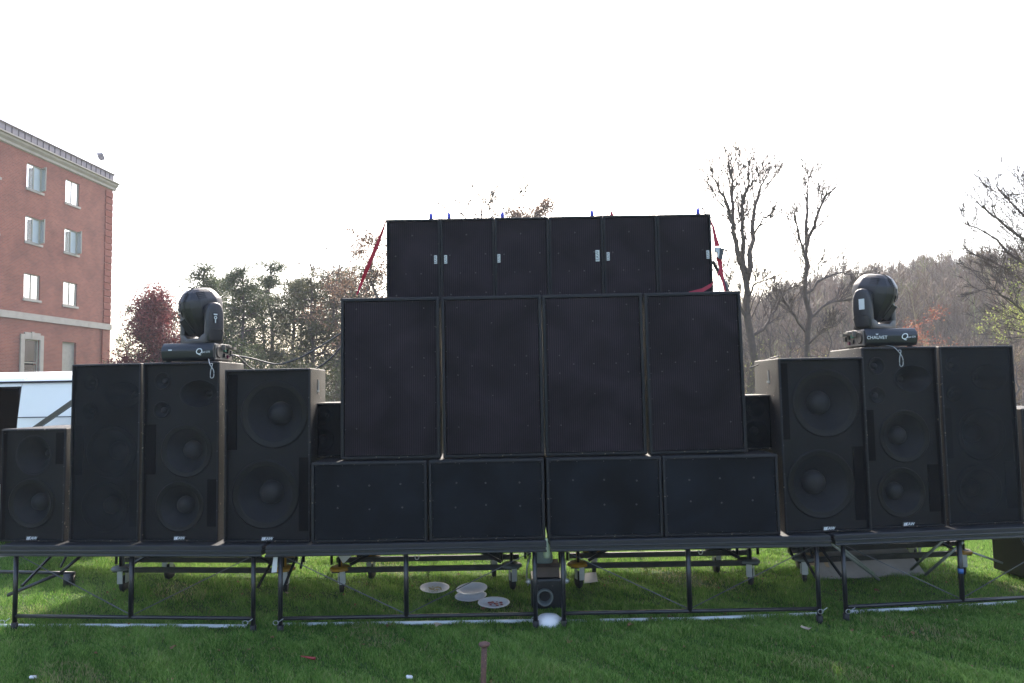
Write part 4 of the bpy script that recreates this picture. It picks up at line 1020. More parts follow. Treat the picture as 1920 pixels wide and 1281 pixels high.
tl = ['first speaker from the left in the top row, left end under the red strap', 'second speaker from the left in the top row, badge on its left side', 'third speaker from the left in the top row, below the blue connector',
      'fourth speaker from the left in the top row, with the largest badge', 'fifth speaker from the left in the top row, badge at its left seam', 'last speaker at the right end of the top row, beside the strap buckle']
for i in range(6):
    W_ = tx[i + 1] - tx[i] - 0.003
    r_ = speaker('top', W_, 0.752, 0.6, ((tx[i] + tx[i + 1]) / 2, 6.15, 2.806), rnd.uniform(-.5, .5), tl[i], 'narrow speakers in the top row')
    badge(r_, bxs[i] * W_, 0.752 * (0.50 if i != 3 else 0.51), 0.004, True, 1.0 if i != 3 else 1.35)
speaker('small', 0.44, 0.488, 0.42, (-1.70, 6.12, 1.413), 0, 'small speaker tucked in the gap left of the big speakers', 'small speakers filling the gaps', badge=False, taper=4, dim=True)
speaker('small', 0.44, 0.488, 0.42, (2.20, 6.12, 1.413), 0, 'small speaker tucked in the gap right of the big speakers', 'small speakers filling the gaps', badge=False, taper=4, dim=True)

# ------------------------------------------------------------------ moving head lights
QM = text_mesh('Q', 0.075, 0.0004, 0.2, M['letter']); SPOT = text_mesh('spot 575', 0.022, 0.0004, 0.25, M['letter']); CHV = text_mesh('CHAUVET', 0.040, 0.0004, 0.0, M['letter'])
def moving_head(loc_, s_, label, brand):
    """s_=+1: near yoke arm on the viewer's right; -1: mirrored"""
    root = empty('moving_head_light', loc_, 0, label, 'stage light', 'moving head lights on the tall speakers')
    bw, bdp, bh = 0.455, 0.40, 0.165
    pts = [(0.02, 0.012), (0.0, 0.04), (-0.012, 0.10), (0.005, 0.135), (0.03, bh), (bdp - .03, bh), (bdp, bh - .02), (bdp, 0.03), (bdp - .02, 0.012)]
    bs = bm_obj('base', prism_bm(pts, 'X', -bw / 2, bw / 2, 0.006, 2), M['base'], root, True)
    mb = MB()
    for x in (-.19, .19):
        for y in (.06, .34): mb.lathe([(0, 0), (0.022, 0), (0.022, .014), (0, .014)], (x, y, -0.001), n=12)
    mb.build('foot', M['rubber'], root)
    mb = MB()
    for gx in (-0.13, 0.13):
        for k in range(5): mb.box((gx + (k - 2) * 0.022, 0.0215, 0.152), (0.011, 0.003, 0.016), M=Matrix.Rotation(R(-38), 3, 'X'))
    mb.build('vent_slots', M['headdark'], bs)
    t = link('lettering', QM, bs); t.location = (0.075 + (0.03 if s_ < 0 else 0.03), -0.0115, 0.088); t.rotation_euler = (R(90 + 6), 0, 0)
    t = link('lettering', SPOT, bs); t.location = (0.165, -0.0115, 0.084); t.rotation_euler = (R(90 + 6), 0, 0)
    if brand:
        t = link('lettering', CHV, bs); t.location = (-0.135, -0.0115, 0.083); t.rotation_euler = (R(90 + 6), 0, 0)
        mb = MB(); mb.add([(-.150, -0.0130, .116), (-.120, -.0130, .116), (-.135, -.0130, .107)], T=[(0, 1, 2)]); mb.build('emblem', M['letter'], bs)
    else:
        mb = MB(); mb.box((-0.145, -0.013, 0.105), (0.03, 0.002, 0.008)); mb.build('emblem', M['letter'], bs)
    # side connection panel facing the centre of the stage
    px_ = s_ * (bw / 2 + 0.006)
    bp = bm_obj('connection_panel', box_bm((px_, bdp / 2, 0.085), (0.012, bdp - .05, 0.135), 0.003, 1), M['backpanel'], root)
    q_ = s_ * (bw / 2 + 0.018)
    mb = MB()
    mb.lathe([(0.05, 0), (0.055, .008), (0.048, .012), (0.0, .010)], (q_ - s_ * .008, 0.085, 0.088), 'X', 20, M=None if s_ > 0 else Matrix.Diagonal((-1, 1, 1))); mb.build('cooling_opening', M['headdark'], bp)
    for (y, z, m2, sz) in ((0.20, 0.11, 'green', .03), (0.20, 0.06, 'headdark', .035), (0.27, 0.10, 'headdark', .035), (0.27, 0.05, 'maroon', .03), (0.34, 0.09, 'headdark', .04)):
        mb = MB(); mb.box((q_, y, z), (0.02, sz, sz)); mb.build('socket', M[m2], bp)
    for (c_, d_) in (((q_ + s_ * .02, 0.21, 0.142), (0.06, 0.05, 0.02)), ((q_ + s_ * .02, 0.31, 0.130), (0.06, 0.06, 0.025)), ((q_ + s_ * .012, 0.15, 0.13), (0.03, 0.02, 0.05))):
        mb = MB(); mb.box(c_, d_); mb.build('connector', M['backpanel'], bp)
    # yoke
    yk = bpy.data.objects.new('yoke', None); col.objects.link(yk); yk.parent = root; yk.empty_display_size = .05
    yk.location = (s_ * 0.035, 0.20, bh); yk.rotation_euler = (0, 0, -s_ * R(33))
    M_ = M['head']
    sh = lambda x: s_ * x
    ya = 0.17      # arm offset along local x
    # cross bar with raised shoulders
    cb = [(-.20, 0.0), (.20, 0.0), (.20, .10), (.12, .075), (.09, .05), (-.09, .05), (-.12, .075), (-.20, .10)]
    bm_obj('yoke_base', prism_bm(cb, 'Y', -0.085, 0.085, 0.008, 2), M_, yk, True)
    arm = [(-.070, .01), (.070, .01), (.086, .09), (.086, .20), (.080, .29), (.06, .345), (.025, .368), (-.025, .368), (-.06, .345), (-.080, .29), (-.086, .20), (-.086, .09)]
    for q in (-1, 1):
        a0, a1 = sh(q * 0.150), sh(q * 0.218)
        bm_obj('yoke_arm', prism_bm(arm, 'X', min(a0, a1), max(a0, a1), 0.022, 3), M_, yk, True)
        mb = MB(); mb.lathe([(0.072, -.03), (0.075, .0), (0.072, .03)], (sh(q * .14), 0, 0.285), 'X', 24); mb.build('tilt_hub', M_, yk, True)
        mb = MB(); mb.tube([(sh(q * .2195), y_, z_) for y_, z_ in ((-.082, .09), (-.05, .125), (.05, .125), (.082, .09))], 0.003, 4); mb.build('cover_seam', M['headdark'], yk)
    xo = sh(0.2195); mb = MB(); mb.box((xo, -0.01, 0.225), (0.003, 0.050, 0.095)); st_ = mb.build('display_sticker', M['headdark'] if s_ > 0 else M['badge'], yk)
    if s_ > 0:
        mb = MB(); mb.box((xo + .002, -0.01, 0.257), (0.002, 0.036, 0.012)); mb.lathe([(0.015, 0), (0.015, .002), (0.008, .002), (0.008, 0)], (xo + .002, -.01, .228), 'X', 14); mb.box((xo + .002, -0.01, 0.197), (0.002, 0.009, 0.032)); o_ = mb.build('sticker_print', M['badge'], st_); tag(o_, kind='stuff')
    # head: broad and faceted at the top, narrowing to the lens end at the bottom
    hd_ = bpy.data.objects.new('head', None); col.objects.link(hd_); hd_.parent = yk; hd_.location = (0, 0, 0.285); hd_.rotation_euler = (R(10), 0, 0); hd_.empty_display_size = .05
    rings = [(-0.215, .050, .060), (-0.19, .075, .085), (-0.12, .108, .125), (-0.04, .128, .165), (0.05, .134, .190), (0.11, .134, .186), (0.125, .130, .182), (0.185, .104, .140), (0.215, .075, .100), (0.226, .045, .06)]
    nseg = 10; V = []
    for (z, rx_, ry_) in rings:
        for i in range(nseg):
            a = 2 * math.pi * (i + .5) / nseg; c_, s2 = math.cos(a), math.sin(a); pw = 0.72
            V.append((rx_ * math.copysign(abs(c_) ** pw, c_), ry_ * math.copysign(abs(s2) ** pw, s2), z))
    F = [tuple(range(nseg)), tuple(range(len(V) - 1, len(V) - nseg - 1, -1))]
    for i in range(len(rings) - 1):
        for j in range(nseg): F.append((i * nseg + j, i * nseg + (j + 1) % nseg, (i + 1) * nseg + (j + 1) % nseg, (i + 1) * nseg + j))
    bm_obj('head_shell', hull_bm(V, F, 0.006, 2), M_, hd_, True).data.set_sharp_from_angle(angle=R(16))
    # raised rib and seam running over the crown
    mb = MB(); mb.tube([(sh(.03), y_, z_) for y_, z_ in ((-.120, -.13), (-.164, -.04), (-.189, .05), (-.185, .115), (-.142, .186), (-.09, .220), (0, .230), (.09, .220), (.142, .186), (.185, .115))], 0.0035, 4); mb.build('shell_seam', M['headdark'], hd_)
    mb = MB(); mb.tube([(sh(-.085), -.13, .135), (sh(-.10), -.158, .06), (sh(-.085), -.165, .0), (sh(-.05), -.165, -.015), (sh(-.025), -.182, .03), (sh(-.02), -.186, .10)], 0.005, 6); mb.build('moulded_rib', M_, hd_, True)
    for k in range(5):
        mb = MB(); mb.box((sh(-0.035 + k * .0 + .058), -0.180 + k * .011, 0.118 + k * .017), (0.055, 0.006, 0.007), M=Matrix.Rotation(R(-40), 3, 'X')); mb.build('head_vent', M['headdark'], hd_)
    for k in range(4):
        mb = MB(); mb.box((sh(0.122 - k * .007), -0.05, 0.135 + k * .017), (0.006, 0.08, 0.007), M=Matrix.Rotation(sh(R(-25)), 3, 'Y')); mb.build('head_vent', M['headdark'], hd_)
    pl_ = bm_obj('lower_plate', box_bm((0, 0, 0), (0.085, 0.02, 0.15), 0.004, 1), M['base'], hd_); pl_.location = (sh(-.055), -.128, -.11); pl_.rotation_euler = (R(22), sh(R(-14)), 0)
    mb = MB(); mb.lathe([(0.0, -.245), (0.05, -0.245), (0.066, -0.235), (0.06, -.20)], n=24); mb.build('lens_ring', M['headdark'], hd_, True)
    return root
lz = ZD + 1.545 + 0.002
mhl = moving_head((at(351, 660, 5.985).x, 5.985, lz), 1, 'moving head light on the left tall speaker, cables at its right side', False)
mhr = moving_head((at(1672, 632, 6.01).x, 6.01, ZD + 1.565 + .002), -1, 'moving head light on the right tall speaker, white name lettering on its base', True)

# ------------------------------------------------------------------ cables, straps, connectors
def cable(name, pts, r, m_, label, cat, parent=None, sm=6, group=None):
    P = [Vector(p) for p in pts]; out = []
    n = len(P)
    for i in range(n - 1):
        p0, p1, p2, p3 = P[max(i - 1, 0)], P[i], P[i + 1], P[min(i + 2, n - 1)]
        for k in range(sm):
            t = k / sm; out.append(0.5 * ((2 * p1) + (p2 - p0) * t + (2 * p0 - 5 * p1 + 4 * p2 - p3) * t * t + (3 * p1 - p0 - 3 * p2 + p3) * t ** 3))
    out.append(P[-1]); mb = MB(); mb.tube(out, r, 6); o = mb.build(name, m_, parent, True)
    if label: tag(o, label, cat, group)
    return o
cable('power_cable', [(-2.60, 6.2, 2.38), at(428, 664, 6.3), at(470, 672, 6.5), at(520, 683, 6.8), at(560, 672, 6.8), at(600, 650, 6.7), at(640, 625, 6.45), at(655, 615, 6.4)], 0.009, M['cablegrey'], 'dark cable sagging from the left moving head light to the big speakers', 'cable')
cable('power_cable', [at(588, 694, 6.3), at(605, 684, 6.35), at(622, 670, 6.4), at(640, 650, 6.45), at(650, 640, 6.5)], 0.007, M['cable'], 'short thin cable rising from the left woofer speaker to the big speakers', 'cable')
cable('power_cable', [at(1460, 668, 6.2), at(1440, 674, 6.35), at(1420, 685, 6.45), at(1405, 690, 6.5)], 0.006, M['cable'], 'thin cable from the right woofer speaker to the big speakers', 'cable')
cable('power_cable', [(-2.61, 6.25, lz + .05), at(445, 668, 6.3), at(470, 690, 6.5), at(500, 700, 6.6)], 0.007, M['cable'], 'second cable dropping behind the left woofer speaker', 'cable')
for sgn, (p0, lb) in {1: (at(1668, 651, 5.98), 'wire safety loop hanging over the right tall speaker front'), -1: (at(386, 676, 5.93), 'wire safety loop hanging over the left tall speaker front')}.items():
    b = Vector((p0.x, p0.y - .01, p0.z))
    L_ = 0.10 if sgn > 0 else 0.085
    cable('safety_wire', [b + Vector((-.03, .12, .012)), b + Vector((0.02, 0.02, .010)), b + Vector((.05, -.025, -.035)), b + Vector((.085, -.03, -.055 - L_ * .4)), b + Vector((.085, -.03, -.06 - L_)), b + Vector((.06, -.03, -.065 - L_)), b + Vector((.06, -.03, -.06 - L_ * .4)), b + Vector((.075, -.03, -.035)), b + Vector((.055, -.025, -.03))], 0.0032, M['galv'], lb, 'safety wire')
def strap(name, pts, wd, label, wdir, twist=None):
    """flat webbing through the points; wdir: width directions per point"""
    mb = MB(); P = [Vector(p) for p in pts]; V = []; Q = []
    for i, p in enumerate(P):
        w_ = Vector(wdir[i]).normalized() * wd[i] / 2
        t_ = (P[min(i + 1, len(P) - 1)] - P[max(i - 1, 0)]).normalized(); nrm = w_.cross(t_).normalized() * 0.0012
        V += [p - w_ - nrm, p + w_ - nrm, p + w_ + nrm, p - w_ + nrm]
    for i in range(len(P) - 1):
        a = i * 4
        for j in range(4): k = (j + 1) % 4; Q.append((a + j, a + k, a + 4 + k, a + 4 + j))
    Q.append((0, 3, 2, 1)); a = (len(P) - 1) * 4; Q.append((a, a + 1, a + 2, a + 3))
    mb.add([tuple(v) for v in V], Q=Q); o = mb.build(name, M['strap']); tag(o, label, 'strap'); return o
xL = -1.131
strap('ratchet_strap', [(-0.9, 6.22, 3.564), (xL - .006, 6.19, 3.560), at(717, 434, 6.18), at(704, 467, 6.18), at(690, 500, 6.18), at(678, 530, 6.2), at(669, 553, 6.17)], [.045, .04, .03, .05, .05, .034, .016],
      'red strap running from the top row down to the left big speaker', [(0, 1, 0), (0, 1, 0), (1, .6, .5), (1, 0.3, .4), (1, .3, .4), (1, .5, .3), (1, .8, .2)])
rs = strap('ratchet_strap', [(-0.05, 6.30, 3.566), (0.6, 6.28, 3.567), (0.9, 6.22, 3.575), (1.2, 6.30, 3.570), (1.6, 6.26, 3.572), (1.80, 6.25, 3.568), (1.842, 6.26, 3.562), at(1337, 425, 6.24), at(1341, 445, 6.22), at(1345, 462, 6.2)], [.045] * 6 + [.04, .03, .035, .05],
      'red strap lying along the top row and hanging down its right end to a buckle', [(0, 1, 0)] * 6 + [(0, 1, 0), (1, .6, 0), (1, .2, 0), (1, 0, 0)])
strap('ratchet_strap', [at(1348, 482, 6.2), at(1351, 500, 6.2), at(1355, 525, 6.2), at(1360, 548, 6.18)], [.05, .04, .03, .022], 'red strap leg below the buckle at the right end of the top row', [(1, 0, 0), (1, .2, 0), (1, .5, 0), (1, .6, 0)])
strap('ratchet_strap', [at(1352, 497, 6.12), at(1346, 518, 6.08), at(1335, 534, 6.0), at(1316, 545, 5.98), at(1292, 549, 5.99)], [.014, .02, .05, .04, .02], 'loose red strap tail drooping over the right end big speaker', [(1, .3, .3), (1, .2, .4), (.5, .1, 1), (.1, .1, 1), (0, .2, 1)])
bk_ = at(1347, 470, 6.2); bu = empty('strap_buckle', bk_, 0, 'steel ratchet buckle on the red strap at the right end of the top row', 'buckle')
mb = MB(); mb.box((-.004, 0, .005), (0.055, .03, .05)); mb.box((.008, -.01, -.04), (0.045, .03, .06)); mb.tube([(-.035, 0, .01), (.035, 0, .01)], 0.012, 8); mb.build('ratchet_body', M['galv'], bu)
mb = MB(); mb.box((.018, -.02, -.035), (0.035, .012, .10), M=Matrix.Rotation(R(12), 3, 'Y')); mb.build('ratchet_handle', M['steel_black'], bu)
cable('speaker_cable', [at(1336, 490, 6.4), at(1345, 505, 6.45), at(1358, 528, 6.4), at(1364, 546, 6.35)], 0.016, M['cable'], 'thick black cable hanging behind the right end of the top row', 'cable')
for (px, lb, dr, red) in [(808, 'first blue plug from the left on the top row', 1, 0), (842, 'second blue plug from the left on the top row', -1, 0), (942, 'third blue plug from the left on the top row', 0, 0), (1110, 'faint blue plug right of the middle of the top row', 0, 0), (1309, 'blue plug at the right end of the top row', 1, 0)]:
    p = at(px, 402, 6.22); root = empty('cable_plug', (p.x, 6.22, 3.560), 0, lb, 'plug', 'blue plugs along the top row')
    mb = MB(); mb.lathe([(0.0, 0), (0.018, 0), (0.018, .045), (0.013, .052), (0.012, .065), (0, .067)], n=12); mb.build('plug_body', M['connector'], root, True)
    if dr: cable('plug_cable', [(0, 0, .06), (dr * .018, .01, .078), (dr * .05, .02, .070), (dr * .072, .03, .03), (dr * .085, .03, .004)], 0.0055, M['cable'], None, None, root)
p = at(1145, 396, 6.3); mb = MB(); mb.lathe([(0.024, 0), (0.012, .03), (0.007, .05), (0, .055)], (0, 0, 0), n=8); o = mb.build('strap_knot', M['strap']); o.location = (p.x, 6.24, 3.57); tag(o, 'small red knot of strap sticking up on the top row', 'strap knot')

# ------------------------------------------------------------------ things under the stage
def gp(px, py):
    """point on the lawn seen at a pixel"""
    r = CM.to_3x3() @ Vector(((px - 960) / FOC, -(py - 640.5) / FOC, -1)); return Vector((0, 0, H)) + r * (-H / r.z)
def pipe(pxs, label, rr=0.0165):
    P = [gp(*q) + Vector((0, 0, 0.019)) for q in pxs]
    mb = MB(); mb.tube(P, rr, 10); o = mb.build('white_pipe', M['pipe'], None, True); tag(o, label, 'pipe', 'white pipes lying along the stage front')
pipe([(0, 1178), (240, 1177.5), (462, 1179)], 'white pipe lying in the grass before the leftmost stage unit')
pipe([(525, 1176), (760, 1173), (1000, 1169)], 'white pipe lying before the stage unit left of the centre gap')
pipe([(1052, 1170), (1300, 1165), (1534, 1156)], 'white pipe lying before the stage unit right of the centre gap')
pipe([(1596, 1152), (1760, 1144), (1905, 1134)], 'white pipe lying before the rightmost stage unit')
def plate(px, py, r, tilt, label, topping=None, z=0.045, group='used foam plates on the grass'):
    p = gp(px, py); root = empty('foam_plate', (p.x, p.y, 0), 0, label, 'plate', group)
    e = Euler((R(tilt[0]), R(tilt[1]), 0)).to_matrix()
    mb = MB(); mb.lathe([(0.0, 0.0), (r * .62, 0.0), (r * .74, 0.010), (r * .9, 0.020), (r, 0.022), (r * 1.0, 0.019), (r * .76, 0.006), (r * .62, -0.004), (0, -0.004)], (0, 0, z), n=36, M=e); mb.build('plate', M['plate'], root, True)
    if topping:
        mb = MB()
        for k in range(26):
            a, q = rnd.uniform(0, 6.28), r * .5 * math.sqrt(rnd.random()); c = e @ Vector((math.cos(a) * q + topping[2] * r, math.sin(a) * q * .7, 0.006)); s_ = rnd.uniform(.006, .016)
            mb.lathe([(s_, 0), (s_ * .8, s_ * .45), (0.0005, s_ * .6)], (c.x, c.y, c.z + z), n=6)
        mb.build('food_remains', M[topping[0]], root)
plate(815, 1114, 0.145, (4, 2), 'single white foam plate with crumbs, farthest left of the plates', ('crumb', 0, 0))
plate(883, 1129, 0.150, (2, -2), 'lower white foam plate of the stack of two under the stage', None, 0.04)
plate(885, 1122, 0.150, (5, -3), 'upper white foam plate of the stack of two under the stage', None, 0.075)
plate(926, 1143, 0.145, (2, 1), 'white foam plate with red food remains, right of the stacked plates', ('sauce', 0, 0.1))
p = gp(1029, 1173); root = empty('upturned_bowl', (p.x, p.y, 0), 0, 'white upturned bowl in the grass between the two centre stage legs', 'bowl')
mb = MB(); mb.lathe([(0.122, 0.0), (0.118, .03), (0.104, .062), (0.075, .085), (0.04, .094), (0, .096)], (0, 0, 0.0), n=36, sy=.8); mb.build('bowl', M['plate'], root, True)
for s_ in (-1, 1):
    mb = MB(); mb.tube([(s_ * (.125 + .022 * math.sin(t) ), -.02, .055 + .024 * math.cos(t)) for t in np.linspace(-.3, 5.9, 12)], 0.0035, 5); mb.build('ring', M['galv'], root)
# machine with round opening, jug and bottle
p = gp(1022, 1146); mz = 0.0
mc = empty('fog_machine', (p.x + .01, p.y, 0), 0, 'black boxy machine with a round nozzle between the two centre stage legs', 'machine')
bm_obj('housing', box_bm((0.02, .16, .145), (0.30, .30, .27), .02, 2), M['steel_black'], mc)
mb = MB(); mb.lathe([(0.055, .0), (0.072, .0), (0.076, -.03), (0.070, -.06), (0.060, -.055), (0.052, .0), (0.03, .05), (0, .06)], (-.01, .0, .13), 'Y', 28); mb.build('nozzle', M['greymetal'], mc, True)
mb = MB(); mb.tube([(-.155, .1, .2), (-.17, .0, .3), (-.165, -.02, .40), (-.13, 0, .5)], .008, 6); mb.tube([(.175, .1, .2), (.185, .0, .32), (.18, 0, .45)], .006, 6); mb.build('bail_handle', M['alu'], mc, True)
for s_ in (-1, 1):
    mb = MB(); mb.lathe([(0, 0), (.022, 0), (.026, .02), (0.012, .04), (0, .042)], (0.02 + s_ * .155, .05, .25), 'X', 12, M=None if s_ > 0 else Matrix.Diagonal((-1, 1, 1))); mb.build('knob', M['galv'], mc, True)
cb_ = empty('cardboard_box', (p.x + .02, p.y + .16, .282), 0, 'low brown box on the black machine, under the translucent jug', 'box')
bm_obj('box', box_bm((0, 0, .055), (0.24, .22, .11), .004, 1), M['brownbox'], cb_); mb = MB(); mb.box((0, -.135, .112), (0.25, .06, .004), M=Matrix.Rotation(R(18), 3, 'X')); mb.build('flap', M['brownbox'], cb_)
jg = empty('plastic_jug', (p.x + .005, p.y + .15, .394), 0, 'translucent blue grey jug with a long neck on the brown box', 'jug')
mb = MB(); mb.lathe([(0, 0), (.075, 0), (.082, .01), (.082, .06), (.070, .10), (.045, .14), (.018, .19), (.014, .22), (0, .222)], n=28); mb.build('jug_body', M['glassg'], jg, True)
cp = cable('jug_tube', [(0, 0, .2), (.04, -.02, .17), (.08, -.03, .12), (.13, 0, .13)], .005, M['paleglass'], None, None, jg)
p2 = at(1023, 1040, 5.78); bt = empty('hanging_bottle', (0.258, 5.80, p2.z), 0, 'narrow clear bottle wedged in the seam between the two centre stage decks', 'bottle')
mb = MB(); mb.lathe([(0, -.03), (.026, -.03), (.03, 0), (.027, .05), (.018, .08), (.010, .105), (.011, .125), (0, .126)], n=16); mb.build('bottle_body', M['paleglass'], bt, True)
# hooks hanging from the decks
for (px, lb) in [(783, 'steel hook hanging under the stage above the paper plates'), (1315, 'steel hook hanging under the stage right of the centre machine')]:
    p = at(px, 1040, 6.5); root = empty('hanging_hook', (p.x, 6.5, 0.655), 0, lb, 'hook', 'hooks hanging under the decks')
    z = -0.17
    cable('hook', [(0, 0, 0), (0, 0, z * .6), (0, 0, z), (.012, 0, z - .03), (.008, 0, z - .06), (-.014, 0, z - .068), (-.024, 0, z - .05), (-.02, 0, z - .03)], 0.005, M['galv'], None, None, root)
    mb = MB(); mb.box((0, 0, -.05), (.016, .004, .1)); mb.build('web_loop', M['greymetal'], root)
def sheet(name, V, thick, m_, label, cat):
    V = [Vector(v) for v in V]; nrm = (V[1] - V[0]).cross(V[3] - V[0]).normalized() * thick / 2
    bm = hull_bm([v - nrm for v in V] + [v + nrm for v in V], BF); o = bm_obj(name, bm, m_); return tag(o, label, cat)
sheet('torn_tape', [at(513, 1042, 5.79), at(521, 1042, 5.79), at(519, 1073, 5.78), at(509, 1074, 5.78)], .002, M['rag'], 'white rag hanging from the stage corner left of centre', 'rag')
sheet('paper_flap', [at(634, 1042, 6.6), at(659, 1042, 6.6), at(645, 1056, 6.58), at(642, 1055, 6.58)], .002, M['rag'], 'pale paper corner poking down behind the yellow caster', 'paper')
q = [gp(1095, 1098), gp(1121, 1096), gp(1118, 1084), gp(1097, 1084)]
sheet('paper_sheet', [q[0] + Vector((0, 0, .02)), q[1] + Vector((0, 0, .03)), q[2] + Vector((0, 0, .06)), q[3] + Vector((0, 0, .05))], .002, M['rag'], 'white sheet of paper on the grass right of the centre machine', 'paper')
# right hand clutter
sheet('grey_board', [(3.05, 7.05, 0.0), (4.20, 7.15, 0.0), (4.05, 7.75, 0.56), (3.2, 7.65, 0.60)], .03, M['tarp'], 'large dull grey board leaning under the rightmost stage unit', 'board')
sheet('cardboard_sheet', [(2.98, 7.2, 0.12), (3.22, 7.15, 0.10), (3.2, 7.5, 0.5), (2.95, 7.55, 0.52)], .01, M['card'], 'tan cardboard piece left of the grey board under the stage', 'cardboard')
for (a, b, lb) in [((1648, 1087, 6.5), (1560, 1020, 6.1), 'bundled thin steel tube sloping up left under the rightmost stage unit'),
                   ((1640, 1078, 6.6), (1572, 1022, 6.2), 'second thin steel tube beside the first, sloping up left'),
                   ((1708, 1068, 6.7), (1770, 1012, 6.3), 'farther aluminium tube sloping up right under the rightmost stage unit'),
                   ((1735, 1078, 6.5), (1806, 1016, 6.2), 'nearer aluminium tube sloping up right under the rightmost stage unit')]:
    A, B = at(*a), at(*b); mb = MB(); mb.tube([A, B], 0.013, 8); o = mb.build('metal_tube', M['alu'], None, True); tag(o, lb, 'tube', 'loose metal tubes under the right stage')
for (pts, m_, lb) in [([(1745, 1010, 7.2), (1790, 1030, 7.2)], 'alu', 'short pale tube behind the yellow caster at the right'), ([(1800, 1028, 7.1), (1880, 1056, 7.0)], 'alu', 'short bright rod low at the right, before the black case')]:
    mb = MB(); mb.tube([at(*q) for q in pts], .011, 6); tag(mb.build('metal_rod', M[m_], None, True), lb, 'rod')
cs = empty('black_case', (5.45, 6.95, 0), R(6), 'large black case at the right edge under the rightmost stage unit', 'case')
bm_obj('case_body', box_bm((0, 0, .31), (0.9, .7, .56), .015, 2), M['headdark'], cs); bm_obj('lid', box_bm((0, 0, .60), (0.92, .72, .02), .005, 1), M['steel_black'], cs)
bt_ = MB(); bt_.tube([(0, 0, -.02), (0, 0, .02)], 0.0225, 12); o = bt_.build('blue_tape', mat('blue_tape', (0.03, 0.1, 0.3), .5), None, True); o.location = (3.799, 5.953, .375); tag(o, 'band of blue tape round the middle leg of the rightmost stage unit', 'tape')
# left: ramp board with rails
sheet('loading_ramp', [(-5.75, 7.7, 0.24), (-4.1, 7.5, 0.40), (-3.6, 8.3, 0.52), (-5.5, 8.6, 0.33)], .03, M['ramp'], 'tan loading ramp board sloping behind the leftmost stage unit', 'ramp')
for (a, b, lb) in [((14, 1117, 6.5), (112, 1076, 6.6), 'lower part of the black handrail bar at the far left under the stage'), ((112, 1076, 6.6), (155, 1040, 6.7), 'upper bent part of the black handrail bar at the far left')]:
    A, B = at(*a), at(*b); mb = MB(); mb.tube([A, B], .014, 6); mb.tube([A + Vector((0, 0, .014)), B + Vector((0, 0, .014))], .006, 5); tag(mb.build('rail_bar', M['steel_black'], None, True), lb, 'bar')
A, B = at(0, 1072, 7.3), at(140, 1075, 7.3); mb = MB(); mb.tube([A, B], .018, 6); mb.box(tuple(at(130, 1088, 7.3)), (.09, .06, .14)); tag(mb.build('rail_bar', M['steel_black'], None, True), 'black horizontal bar ending in a bracket behind the leftmost stage legs', 'bar')
# pins with rings at the feet
for (px, py, lb) in [(462, 1166, 'ring pin at the right foot of the leftmost stage unit'), (519, 1166, 'pin at the left foot of the stage unit left of centre'), (1588, 1145, 'ring pin at the left foot of the rightmost stage unit'), (1536, 1145, 'pin at the right foot of the stage unit right of centre'), (8, 1165, 'ring pin at the far left stage foot')]:
    p = at(px, py, 5.80 if 400 < px < 1560 else 5.83); mb = MB()
    mb.tube([p + Vector((.022 * math.cos(t), -.025, .018 * math.sin(t))) for t in np.linspace(0, 6.28, 12)], .0028, 5); mb.tube([p + Vector((.015, -.02, 0)), p + Vector((.06, -.02, .03))], .003, 5)
    tag(mb.build('ring_pin', M['galv'], None, True), lb, 'pin', 'ring pins at the stage feet')
# leaf crumbs too many and small to count
mb = MB(); N = 340; lx_ = rng.uniform(-4.2, 4.6, N); ly_ = 4.3 + rng.random(N) ** 0.8 * 3.2
for x_, y_ in zip(lx_, ly_):
    r_ = rnd.uniform(.006, .02); a_ = rnd.uniform(0, 6.28); z_ = rnd.uniform(.02, .04)
    k_ = [(x_ + r_ * math.cos(a_ + t) * rnd.uniform(.5, 1.1), y_ + r_ * math.sin(a_ + t) * rnd.uniform(.5, 1.1), z_ + rnd.uniform(-.5, .8) * r_) for t in (0, 1.3, 2.4, 3.6, 5.0)]
    mb.add([(x_, y_, z_)] + k_, T=[(0, i + 1, (i + 1) % 5 + 1) for i in range(5)])
tag(mb.build('leaf_litter', M['leafdead']), 'tiny brown leaf crumbs strewn through the lawn', 'leaf litter', kind='stuff')
# rusty stake
p = gp(905, 1330); top = at(908, 1207, p.y); sk = empty('tent_stake', (p.x, p.y, 0), 0, 'rusty steel stake with a mushroomed head standing in the foreground lawn', 'stake')
tz = top.z; tx_ = top.x - p.x
mb = MB(); mb.tube([(0, 0, -.1), (tx_ * .5, 0, tz * .5), (tx_, 0, tz - .012)], [.0175, .018, .0185], 14); mb.build('shaft', M['rust'], sk, True)
mb = MB(); mb.lathe([(0.018, -.022), (.030, -.016), (.037, -.006), (.036, .002), (.026, .007), (0, .008)], (tx_, 0, tz), n=14, sx=1.0, sy=.9); mb.build('head', M['rust'], sk, True)
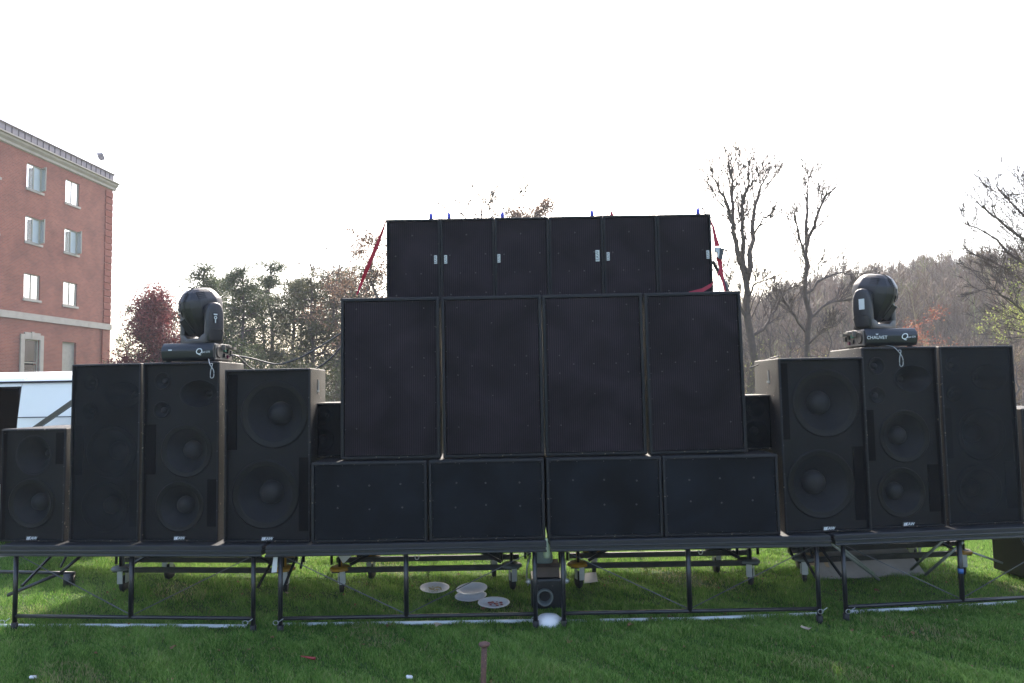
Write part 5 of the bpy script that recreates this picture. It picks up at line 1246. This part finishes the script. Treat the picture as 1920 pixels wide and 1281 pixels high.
# litter
def leaf_obj(px, py, s_, m_, label, group='dead leaves scattered on the lawn', z=.03):
    p = gp(px, py); mb = MB(); n = 9; V = [(0, 0, .004)]; 
    for i in range(n):
        a = 6.283 * i / n; r_ = s_ * (0.55 + 0.45 * rnd.random()) ; V.append((math.cos(a) * r_, math.sin(a) * r_ * .7, rnd.uniform(-.2, .9) * s_ * .6))
    T = [(0, i + 1, (i + 1) % n + 1) for i in range(n)]; mb.add(V, T=T); o = mb.build('dead_leaf', m_); o.location = (p.x, p.y, z); o.rotation_euler = (0, 0, rnd.uniform(0, 6.28)); tag(o, label, 'leaf', group)
for (px, py, s_, m_, lb) in [(822, 1180, .045, 'leafpale', 'curled tan leaf touching the pipe below the paper plates'), (1183, 1180, .045, 'leafdead', 'orange brown leaf below the pipe, right of the upturned bowl'),
        (1243, 1177, .03, 'leafdead', 'small red brown leaf right of the orange brown one'), (1222, 1168, .04, 'leafdead', 'brown leaf lying on the pipe right of the upturned bowl'), (1257, 1164, .045, 'leafdead', 'curled brown leaf behind the pipe near the middle leg'),
        (1512, 1187, .05, 'leafpale', 'large pale curled leaf below the right centre stage foot'), (1417, 1181, .025, 'leafpale', 'small yellow leaf left of the large pale leaf'), (325, 1222, .035, 'leafdead', 'brown leaf alone in the left foreground grass'),
        (1608, 1146, .03, 'leafdead', 'brown leaf at the left foot of the rightmost stage unit'), (1644, 1114, .035, 'leafdead', 'brown leaf in the shade under the rightmost stage unit'), (905, 1148, .03, 'leafdead', 'brown leaf behind the rail by the red stained plate'),
        (668, 1185, .03, 'leafpale', 'pale scrap in the grass before the pipe left of centre'), (1610, 1196, .03, 'leafpale', 'pale narrow leaf in the right foreground grass'), (538, 1118, .03, 'leafpale', 'pale leaf beside the left leg of the stage unit left of centre'),
        (510, 1204, .03, 'leafdead', 'brown speck of leaf below the gap between the left stage units'), (1068, 1212, .035, 'leafdead', 'brown leaf flat in the grass right of the stake'), (730, 1181, .04, 'leafdead', 'dark curled leaf against the pipe left of the paper plates')]:
    leaf_obj(px, py, s_, M[m_], lb)
p = gp(578, 1243); rt = empty('red_tube', (p.x, p.y, .035), R(-12), 'small broken red plastic tube lying in the left foreground grass', 'tube'); mb = MB(); mb.tube([(-.06, 0, .01), (.035, 0, 0), (.055, 0, 0)], [.004, .011, .012], 10); mb.build('tube', M['redplastic'], rt, True)
for (px, py, s_, lb) in [(62, 1281, .03, 'white scrap at the bottom left edge of the lawn'), (768, 1281, .03, 'grey white scrap at the bottom edge left of the stake')]:
    p = gp(px, py); o = bm_obj('paper_scrap', box_bm((0, 0, 0), (s_ * 1.6, s_, s_ * .6), .006, 1), M['plate']); o.location = (p.x, p.y, .04); o.rotation_euler = (.2, .3, rnd.random()); tag(o, lb, 'scrap', 'white scraps in the grass')
